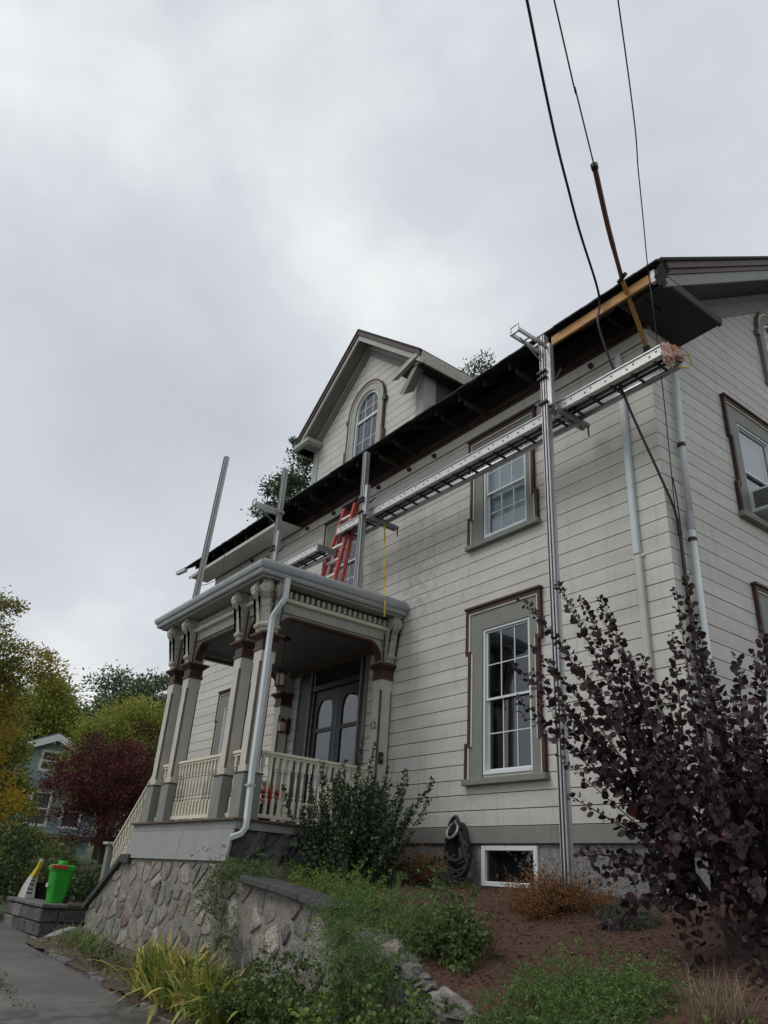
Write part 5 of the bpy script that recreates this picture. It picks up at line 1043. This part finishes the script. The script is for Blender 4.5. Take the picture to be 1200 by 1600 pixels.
tree('yellow_green_tree', 'rounded yellow green tree directly left of the porch columns', (-40, 7, 1), [((-39, 7.0, 7.8), (2.8, 2.6, 2.6)), ((-38.5, 9.2, 7.2), (2.6, 2.6, 2.8)), ((-39, 5.2, 6.6), (2.0, 1.8, 1.9))], 'leaf_yg', 170, 210, .5, .18, .25, group=BG, tint_shift=lambda P: .02+.085*(P[:, 2]-5.5))
tree('distant_tree', 'dark tree top rising behind the yellow green tree', (-63, 14, 2), [((-62, 13.2, 14.6), (3.2, 2.8, 2.6)), ((-62, 16.0, 14.9), (2.6, 2.6, 2.6)), ((-62, 14, 10), (4, 4, 4))], 'leaf_far', 200, 150, .6, .26, .3, group=BG)
for i, (x_, y_, h_) in enumerate([(-70, 2, 9), (-75, -8, 11), (-72, 22, 15)]):
    tree('distant_tree', ['far tree low behind the blue house', 'far tree hidden behind the birch at the left edge', 'far tree behind the porch columns'][i], (x_, y_, 2), [((x_, y_, h_*.62), (4, 4.5, h_*.4))], 'leaf_far', 110, 120, .9, .34, .3, group=BG)
tree('red_maple', 'dark red Japanese maple beside the porch stair', (-15.1, -1.1, .9), [((-15.2, -1.5, 3.55), (1.3, 1.15, 1.0)), ((-15.0, -.55, 3.85), (1.2, .8, 1.05)), ((-15.4, -2.2, 3.3), (.9, .65, .85)), ((-15.0, -1.0, 2.7), (1.2, 1.3, .7)), ((-15.5, -2.2, 4.35), (.5, .45, .4))], 'leaf_maple', 240, 150, .14, .07, .10, shape='lance', limbs=14)
tree('tall_tree', 'leafy tree rising behind the house left of the dormer', (-30.9, 10.6, 1), [((-30.9, 10.3, 22.2), (1.3, 1.1, 1.1)), ((-30.9, 11.1, 24.8), (.9, .6, 2.0)), ((-31.0, 9.3, 20.9), (1.0, .7, .8)), ((-31, 10.8, 18.5), (1.5, 1.2, 2.0))], 'leaf_dark', 80, 150, .32, .17, .3)
tree('roof_tree', 'small tuft of tree top showing over the main roof ridge', (-30, 25.5, 1), [((-30, 25.5, 37.0), (1.5, 1.5, 1.6))], 'leaf_dark', 40, 110, .36, .2, .3)
tree('garden_tree', 'green tree in front of the left part of the blue house', (-24.4, -2.0, .7), [((-24.6, -1.8, 2.9), (.9, .85, 1.4)), ((-24.6, -2.3, 4.4), (.9, .85, 1.3)), ((-24.6, -1.1, 1.9), (.9, 1.0, .8))], 'leaf_yg', 230, 140, .2, .1, .08)
# shrubs at the far left
def mound(name, label, c, r, n, size, matn, shape='leaf', up=.6, group=None, cat='shrub', clump=40, rc=.12, stems=True, kindstuff=False):
    t = thing(name, label, cat, (c[0], c[1], c[2]), group)
    m = max(4, n//clump); d = unit(rng.normal(size=(m, 3))); d[:, 2] = np.abs(d[:, 2]); cc = np.array(c)+d*np.array(r)*(.45+.55*rng.random((m, 1))**.5)*(1+.14*rng.normal(size=(m, 1)))
    P = (cc[:, None, :]+rng.normal(size=(m, clump, 3))*rc*np.array([1, 1, .7])).reshape(-1, 3); D = (d[:, None, :]+rng.normal(size=(m, clump, 3))*.7+[0, 0, up]).reshape(-1, 3)
    T = np.clip((rng.random((m, 1))*.6+rng.random((m, clump))*.4+.25*(d[:, 2:3]-.4)).reshape(-1), 0, 1); V, k = leaves(P, D, size*rng.uniform(.6, 1.3, len(P)), shape)
    foliage('foliage', V, k, matn, T, t)
    if stems:
        s = MB()
        for i in range(min(14, m)): s.tube([tuple(p) for p in bez(np.array(c)+rng.normal(size=3)*[.06, .06, 0]-[0, 0, .05], (np.array(c)+cc[i])/2+[0, 0, .06], cc[i], 5)], [.012, .010, .008, .006, .004], 5)
        s.build('stems', 'bark', t)
    return t
LG = 'shrubs at the left edge behind the stone platform'
for i, (c, r, mt, n, lb) in enumerate([((-15.6, -4.0, .7), (.9, .8, 1.5), 'leaf_green', 4200, 'green shrub at the left edge beside the stone platform'), ((-16.2, -3.1, .8), (1.0, .8, 1.7), 'leaf_dark', 3600, 'dark green shrub behind the soil bag'), ((-15.0, -2.3, .9), (.8, .7, 1.0), 'leaf_green', 2600, 'leafy low shrub behind the green bin'), ((-17.6, -4.6, .7), (1.2, 1.0, 2.0), 'leaf_green', 3600, 'tall green shrub below the birch'), ((-13.6, -1.5, .9), (.9, .5, .8), 'leaf_dark', 2200, 'low dark shrub under the red maple'), ((-16.6, -2.0, .9), (1.0, .8, 1.3), 'leaf_brown', 1800, 'brownish twiggy shrub left of the red maple')]):
    mound('garden_shrub', lb, c, r, n, .085, mt, group=LG, rc=.16)
# ---- the purple smoke tree in front
t = thing('smoke_tree', 'dark purple leaved smoke bush with long arching shoots in front of the house corner', 'tree', (1.12, -1.5, 1.32))
TIPS = [(-0.48, -1.6, 4.8), (-0.72, -1.9, 4.57), (-0.83, -2.0, 3.85), (-0.69, -1.8, 4.04), (-0.41, -1.3, 4.69), (0.01, -1.5, 4.53), (0.86, -1.2, 4.64), (0.89, -1.6, 3.9), (1.47, -2.0, 3.46), (1.34, -1.0, 3.76), (1.76, -1.6, 3.74), (0.05, -2.2, 2.45), (-0.2, -1.9, 3.33), (0.13, -2.2, 1.98), (0.25, -1.2, 3.92), (0.63, -2.2, 3.17), (1.11, -2.4, 2.67), (1.69, -2.6, 2.72), (1.85, -2.2, 2.77), (1.4, -2.6, 2.08), (1.83, -2.6, 2.08), (0.52, -2.2, 1.89), (1.48, -1.5, 2.42), (0.9, -2.2, 1.59), (1.55, -2.4, 1.62)]
extra = [((max(TIPS[i][0]+rng.normal()*.22, .25 if TIPS[i][2] < 2.6 else -.6), max(-2.15, TIPS[i][1]+rng.normal()*.3), TIPS[i][2]-abs(rng.normal())*.35-.15)) for i in list(range(len(TIPS)))+list(range(0, len(TIPS), 2))]
extra += [(rng.uniform(.6, 2.5), rng.uniform(-2.6, -.3), rng.uniform(1.7, 3.3)) for _ in range(44)]
extra += [(rng.uniform(.2, 1.6), rng.uniform(-2.5, -1.2), rng.uniform(2.0, 3.4)) for _ in range(14)]
B0 = np.array([1.12, -1.5, 1.32]); LP, LD, LS, LT_ = [], [], [], []
extra += [(rng.uniform(.3, 2.3), rng.uniform(-2.7, -1.6), rng.uniform(1.35, 2.0)) for _ in range(24)]
fork = [np.array([1.0, -1.55, 1.75]), np.array([1.25, -1.55, 1.8]), np.array([1.15, -1.35, 1.9]), np.array([.85, -1.6, 1.85]), np.array([1.4, -1.45, 1.75])]
for i, f_ in enumerate(fork): MB().tube([tuple(p) for p in bez(B0+[(i-2)*.04, 0, -.1], (B0+f_)/2+[0, 0, .05], f_, 5)], [.045, .04, .036, .032, .028], 7).build('trunk', 'bark', t)
for i, tip in enumerate(TIPS+extra):
    tip = np.array(tip); f_ = fork[int(np.argmin([np.linalg.norm((f2-tip)[:2]) for f2 in fork]))]; L_ = np.linalg.norm(tip-f_)
    cv = bez(f_, (f_+tip)/2+np.array([0, 0, .10*L_])+rng.normal(size=3)*.05, tip, 14)
    if i < len(TIPS)+20: MB().tube([tuple(p) for p in cv], list(np.linspace(.014 if i < len(TIPS) else .009, .003, 14)), 5, cap=False).build('shoot', 'bark', t)
    n = int(L_*(.82 if i < len(TIPS) else .58)/.023); s0 = .12
    for k in range(n):
        s = s0+(1-s0)*(k/n)**.85; j = min(12, int(s*13)); fr_ = s*13-j; p = cv[j]*(1-fr_)+cv[j+1]*fr_; tg = cv[j+1]-cv[j]; tg /= np.linalg.norm(tg)
        a = k*2.4+rng.normal()*.4; q = np.cross(tg, [0.1, .2, 1]); q /= np.linalg.norm(q); w_ = np.cross(tg, q); side = math.cos(a)*q+math.sin(a)*w_
        for _ in range(1 if k % 2 else 2):
            LP.append(p+side*.012+rng.normal(size=3)*.008); LD.append(side*.9+tg*.55+np.array([0, 0, .12])+rng.normal(size=3)*.2); LS.append((.084-.040*s**2)*rng.uniform(.55, 1.3)); LT_.append(np.clip(rng.beta(1.6, 3.2)+(.35 if rng.random() < .05 else 0), 0, 1))
LP, LD, LS, LT_ = np.array(LP), np.array(LD), np.array(LS), np.array(LT_)
near = np.argsort(-LS/np.linalg.norm(LP-CAM, axis=1))[:240]; keep = np.ones(len(LP), bool); keep[near] = False
V, k = leaves(LP[keep], LD[keep], LS[keep], 'oval'); stuff(foliage('leaf_mass', V, k, 'leaf_smoke', LT_[keep], t))
lms = []
for v_ in range(4):
    V, k = leaves(np.zeros((1, 3)), np.array([[1., 0, 0]]), 1.0, 'oval'); lms.append(poly_mesh('leaf', V, k, 'leaf_smoke', [.15+.25*v_]))
for i in near:
    d = Vector(LD[i]).normalized(); qd = d.to_track_quat('X', 'Z'); inst('leaf', lms[int(LT_[i]*3.99)], t, Matrix.Translation(LP[i]) @ qd.to_matrix().to_4x4() @ Matrix.Rotation(rng.uniform(-.8, .8), 4, 'X') @ Matrix.Scale(float(LS[i]), 4))
# ---- evergreen bush by the porch
t = thing('evergreen_bush', 'glossy dark green bush with upright shoots in front of the porch railing', 'bush', (-4.6, -1.3, 1.55)); B0 = np.array([-4.6, -1.3, 1.5]); LP, LD, LS = [], [], []
tips = [(-4.62, -1.2, 3.52), (-4.35, -1.15, 3.48), (-3.75, -1.0, 2.95), (-5.25, -1.45, 3.25), (-3.62, -1.1, 2.45), (-5.3, -1.7, 2.5), (-4.9, -1.3, 3.25), (-4.1, -1.1, 3.1)]+[(-4.55+rng.normal()*.52, -1.3+rng.normal()*.33, rng.uniform(1.75, 3.0)) for _ in range(210)]
for i, tip in enumerate(tips):
    tip = np.array(tip); tip[0] = max(tip[0], -5.32); s_ = B0+rng.normal(size=3)*[.12, .1, .02]; L_ = np.linalg.norm(tip-s_); cv = bez(s_, (s_+tip)/2+np.array([(tip[0]-s_[0])*.25, (tip[1]-s_[1])*.25, -.05]), tip, 12)
    if i < 30: MB().tube([tuple(p) for p in cv], list(np.linspace(.012, .003, 12)), 5, cap=False).build('stem', 'bark', t)
    n = int(L_/.010)
    for k in range(n):
        s = .2+.8*k/n; j = min(10, int(s*11)); p = cv[j]+(cv[j+1]-cv[j])*(s*11-j); tg = unit((cv[j+1]-cv[j])[None])[0]; LP.append(p+rng.normal(size=3)*.022*(1.6-s)); LD.append(rng.normal(size=3)*.8+tg*.8); LS.append(rng.uniform(.034, .060))
LP, LD = np.array(LP), np.array(LD); V, k = leaves(LP, LD, np.array(LS), 'leaf'); stuff(foliage('leaf_mass', V, k, 'leaf_holly', rng.random(len(LP)), t))
# ---- sprays: trailing junipers and vines made of many fine twigs
def sprays(name, label, pts, n, L, droop, leaf, matn, cat='shrub', spread=.12, per=26, shape='lance', dirb=(0, 0, 0), group=None, width=.4):
    """pts: list of (x,y,z) anchor points; twigs start near them and arch out and down"""
    t = thing(name, label, cat, tuple(np.mean(pts, axis=0)), group); P, D, T = [], [], []; pts = np.array(pts, float)
    A = pts[rng.integers(0, len(pts), n)]+rng.normal(size=(n, 3))*spread
    for i in range(n):
        d = unit((rng.normal(size=3)*[1, 1, .5]+np.array(dirb)+[0, 0, .35])[None])[0]; l = L*rng.uniform(.5, 1.2); s = np.linspace(0.05, 1, per); q = A[i]+np.outer(s*l, d); q[:, 2] -= droop*l*s**2; tn = rng.random()
        P.append(q+rng.normal(size=q.shape)*leaf*.35); tg = np.repeat(d[None], per, 0); tg[:, 2] -= 2*droop*s; D.append(tg*.8+rng.normal(size=q.shape)*.65); T.append(np.clip(.15+.45*tn+.4*s*rng.random(per), 0, 1))
    P, D, T = np.vstack(P), np.vstack(D), np.concatenate(T); V, k = leaves(P, D, leaf*rng.uniform(.6, 1.3, len(P)), shape); stuff(foliage('foliage', V, k, matn, T, t)); return t
def line(a, b, n): return [tuple(np.array(a)+(np.array(b)-np.array(a))*i/(n-1)) for i in range(n)]
sprays('trailing_juniper', 'bright green juniper spilling over the middle of the retaining wall', line((-2.55, -2.75, 1.42), (-1.2, -2.7, 1.30), 8)+line((-2.3, -2.98, 1.25), (-1.3, -3.0, .95), 8)+[(-1.8, -3.05, .8), (-1.5, -3.05, .75), (-2.0, -2.4, 1.5), (-1.6, -2.3, 1.48)], 1000, .30, .6, .022, 'leaf_juniper', per=34, dirb=(0, -.5, 0))
sprays('green_shrub', 'rounded leafy green shrub at the right end of the retaining wall', [(-1.35, -2.45, 1.22), (-1.2, -2.4, 1.24), (-1.05, -2.4, 1.18), (-1.1, -2.6, 1.1)], 230, .24, .3, .042, 'leaf_green', shape='leaf', spread=.13)
sprays('lime_shrub', 'light green low shrub behind the dark cap slabs', line((-3.95, -2.35, 1.58), (-2.5, -2.35, 1.50), 7), 260, .26, .35, .034, 'leaf_lime', spread=.09)
sprays('porch_vine', 'green creeper hanging over the stone corner of the porch', line((-5.25, -2.75, 1.66), (-4.5, -2.75, 1.62), 6)+[(-5.0, -2.98, 1.45), (-4.7, -2.98, 1.2), (-4.6, -3.0, .9), (-5.2, -2.9, 1.4), (-4.75, -2.5, 1.72), (-4.3, -2.4, 1.7)], 320, .28, .65, .034, 'leaf_green', dirb=(0, -.4, 0), cat='creeper')
sprays('ivy_patch', 'dark ivy covering the foot of the retaining wall', [(x_, -3.12-.25*rng.random(), .28+.55*rng.random()*(1 if x_ > -3.8 else .6)) for x_ in np.linspace(-3.75, -.5, 40)], 620, .20, .25, .038, 'leaf_green', per=14, shape='hex', spread=.12, cat='ivy', dirb=(0, -.6, 0))
sprays('ground_cover', 'low green ground cover in the strip between the iris and the stair', [(x_, y_, road_z(x_, 0)+.10) for x_ in np.linspace(-8.6, -6.2, 12) for y_ in (-3.2, -2.95)], 150, .16, .2, .04, 'leaf_green', per=10, shape='hex', spread=.08, cat='ground cover')
sprays('ivy_patch', 'fresh green weeds below the right end of the retaining wall', [(x_, -3.3-.2*rng.random(), .42+.2*rng.random()) for x_ in np.linspace(-1.9, .3, 16)], 110, .20, .3, .045, 'leaf_lime', per=10, shape='hex', spread=.12, cat='ivy')
sprays('carpet_juniper', 'wide bright green juniper on the mulch in the foreground', [(x_, y_, bed_z(x_, y_)+.06) for x_ in np.linspace(.05, 1.2, 8) for y_ in (-3.15, -2.9, -2.7, -2.5) if not (x_ > .9 and y_ > -2.6)], 1100, .20, .2, .022, 'leaf_juniper', spread=.10, per=36)
sprays('carpet_juniper', 'low green plant at the bottom right corner of the view', [(x_, y_, bed_z(x_, y_)+.02) for x_ in np.linspace(1.75, 2.7, 5) for y_ in (-3.5, -3.2)], 170, .2, .3, .034, 'leaf_lime', spread=.1)
sprays('brown_shrub', 'rusty brown shrub below the basement window', [(-1.45, -1.15, 1.48), (-1.25, -1.05, 1.52), (-1.05, -1.0, 1.55), (-.9, -.85, 1.52), (-1.2, -1.2, 1.46), (-1.15, -.95, 1.6)], 420, .40, .05, .030, 'leaf_brown', spread=.08, dirb=(0, 0, .5))
sprays('brown_shrub', 'rusty brown shrub left of the coiled hose', [(-4.15, -.55, 1.75), (-3.9, -.5, 1.75), (-3.75, -.6, 1.70)], 300, .40, .05, .030, 'leaf_brown', spread=.09, dirb=(0, 0, .6))
sprays('blue_shrub', 'low blue green plant between the brown shrub and the purple tree', [(-.5, -1.0, 1.42), (-.3, -1.0, 1.42), (-.15, -.95, 1.42)], 130, .19, .25, .028, 'leaf_blue', spread=.08)
sprays('blue_shrub', 'low blue green plant at the foot of the coiled hose', [(-3.5, -.62, 1.66), (-3.35, -.6, 1.65)], 90, .17, .25, .028, 'leaf_blue', spread=.08)
# ---- blades: iris, straw grass, daylily tuft
def blade_mesh(matn, tn, bend, wid):
    n = 6; V = []; F = []
    for i in range(n+1):
        s = i/n; x_ = bend*s**2.2; z_ = s-.35*bend*s**3; w_ = wid*(1-.1*s)*(1 if s < .6 else (1-((s-.6)/.4)**1.6)) + .0008
        V += [(x_, -w_, z_), (x_+.0, 0, z_-.15*w_), (x_, w_, z_)]
    for i in range(n): a = i*3; F += [(a, a+1, a+4, a+3), (a+1, a+2, a+5, a+4)]
    me = MB().add(V, F).mesh('blade', matn, smooth=True); at_ = me.attributes.new('tint', 'FLOAT', 'FACE'); at_.data.foreach_set('value', [min(1, max(0, tn+(.35 if i >= 8 else 0))) for i in range(len(me.polygons))]); return me
def clump(name, label, centers, n, L, matn, wid, lean, cat='plant', bends=(.2, .45, .8), tb=(.1, .7), group=None):
    c = np.mean(np.array(centers), axis=0); t = thing(name, label, cat, tuple(c), group)
    ms = [blade_mesh(matn, rng.uniform(*tb), b, wid) for b in bends for _ in range(3)]
    for i in range(n):
        p = np.array(centers[i % len(centers)])+rng.normal(size=3)*[.06, .05, .0]; az = rng.uniform(0, 2*math.pi); l = L*rng.uniform(.6, 1.15)
        inst('blade', ms[rng.integers(len(ms))], t, Matrix.Translation(p) @ Matrix.Rotation(az, 4, 'Z') @ Matrix.Rotation(abs(rng.normal())*lean, 4, 'Y') @ Matrix.Scale(l, 4))
    return t
clump('iris_clump', 'large clump of yellowing iris blades at the foot of the stone wall', [(x_, y_, road_z(x_, 0)+.06+.1*rng.random()) for x_ in np.linspace(-6.0, -3.6, 13) for y_ in (-3.4, -3.15)], 300, .72, 'leaf_iris', .030, .55, tb=(.05, .75))
it = [o for o in scene.objects if o.name.startswith('iris_clump')][0]; n = 420; P = np.array([(rng.uniform(-5.9, -3.7), rng.uniform(-3.5, -3.0), 0) for _ in range(n)]); P[:, 2] = road_z(P[:, 0], 0)+.08; D = rng.normal(size=(n, 3))*[.55, .55, .1]+[0, 0, 1]; V, k = leaves(P, D, rng.uniform(.35, .7, n), 'blade', droop=.12); stuff(foliage('small_blades', V, k, 'leaf_iris', rng.beta(1.5, 2, n), it))
clump('grass_tuft', 'fresh green grass tuft beside the foot of the stair wall', [(x_, y_, road_z(x_, 0)+.06) for x_ in np.linspace(-10.3, -8.7, 7) for y_ in (-3.15, -2.95)], 290, .46, 'leaf_juniper', .014, .6, tb=(.3, 1.0))
clump('straw_grass', 'dry straw coloured ornamental grass tuft in the foreground mulch', [(1.62+.05*k, -2.9+.03*k, bed_z(1.62, -2.9)-.01) for k in range(4)], 280, .34, 'leaf_straw', .0045, .55, bends=(.1, .3, .6), tb=(0, .9))
n = 7000; X = rng.uniform(-5.2, 3.6, n); Y = rng.uniform(-2.85, -.05, n); P = np.array([(a, b, bed_z(a, b)+.008) for a, b in zip(X, Y)]); V, k = leaves(P, rng.normal(size=(n, 3))*[1, 1, .35], rng.uniform(.02, .055, n), 'lance', flat=(0, 0, .5)); stuff(tag(foliage('mulch_chips', V, k, 'mulch_chip', rng.beta(1.6, 2.0, n), None), 'loose red brown bark chips covering the planting bed', 'mulch'))
# leaf litter and mulch chips
n = 700; X = rng.uniform(-5.2, 3.0, n); Y = rng.uniform(-2.8, -.05, n); P = np.array([(a, b, bed_z(a, b)+.012) for a, b in zip(X, Y)]); V, k = leaves(P, rng.normal(size=(n, 3))*[1, 1, .15], rng.uniform(.015, .05, n), 'leaf', flat=(0, 0, 1)); stuff(tag(foliage('leaf_litter', V, k, 'leaf_litter', rng.beta(1.2, 2.4, n), None), 'fallen leaves and bark chips scattered over the mulch', 'leaf litter'))
n = 900; X = rng.uniform(-10.8, -4.6, n); Y = -3.5+rng.beta(1.2, 1.6, n)*.75; P = np.array([(a, b, road_z(a, b)+.075+max(0, b+3.5)*.28) for a, b in zip(X, Y)]); V, k = leaves(P, rng.normal(size=(n, 3))*[1, 1, .2], rng.uniform(.02, .06, n), 'leaf', flat=(0, 0, 1)); stuff(tag(foliage('leaf_litter', V, k, 'leaf_litter', rng.beta(1.4, 1.8, n), None), 'dry fallen leaves in the strip beside the road', 'leaf litter'))
n = 260; X = rng.uniform(-8.5, -5.6, n); Y = -4.75+.10*np.sin(X*1.3)+rng.normal(size=n)*.05; P = np.array([(a, b, road_z(a, b)+.004) for a, b in zip(X, Y)]); V, k = leaves(P, rng.normal(size=(n, 3))*[1, 1, .6]+[0, 0, .4], rng.uniform(.02, .05, n), 'lance'); stuff(tag(foliage('crack_weeds', V, k, 'leaf_green', rng.random(n), None), 'thin line of weeds growing in a crack of the asphalt', 'weeds'))
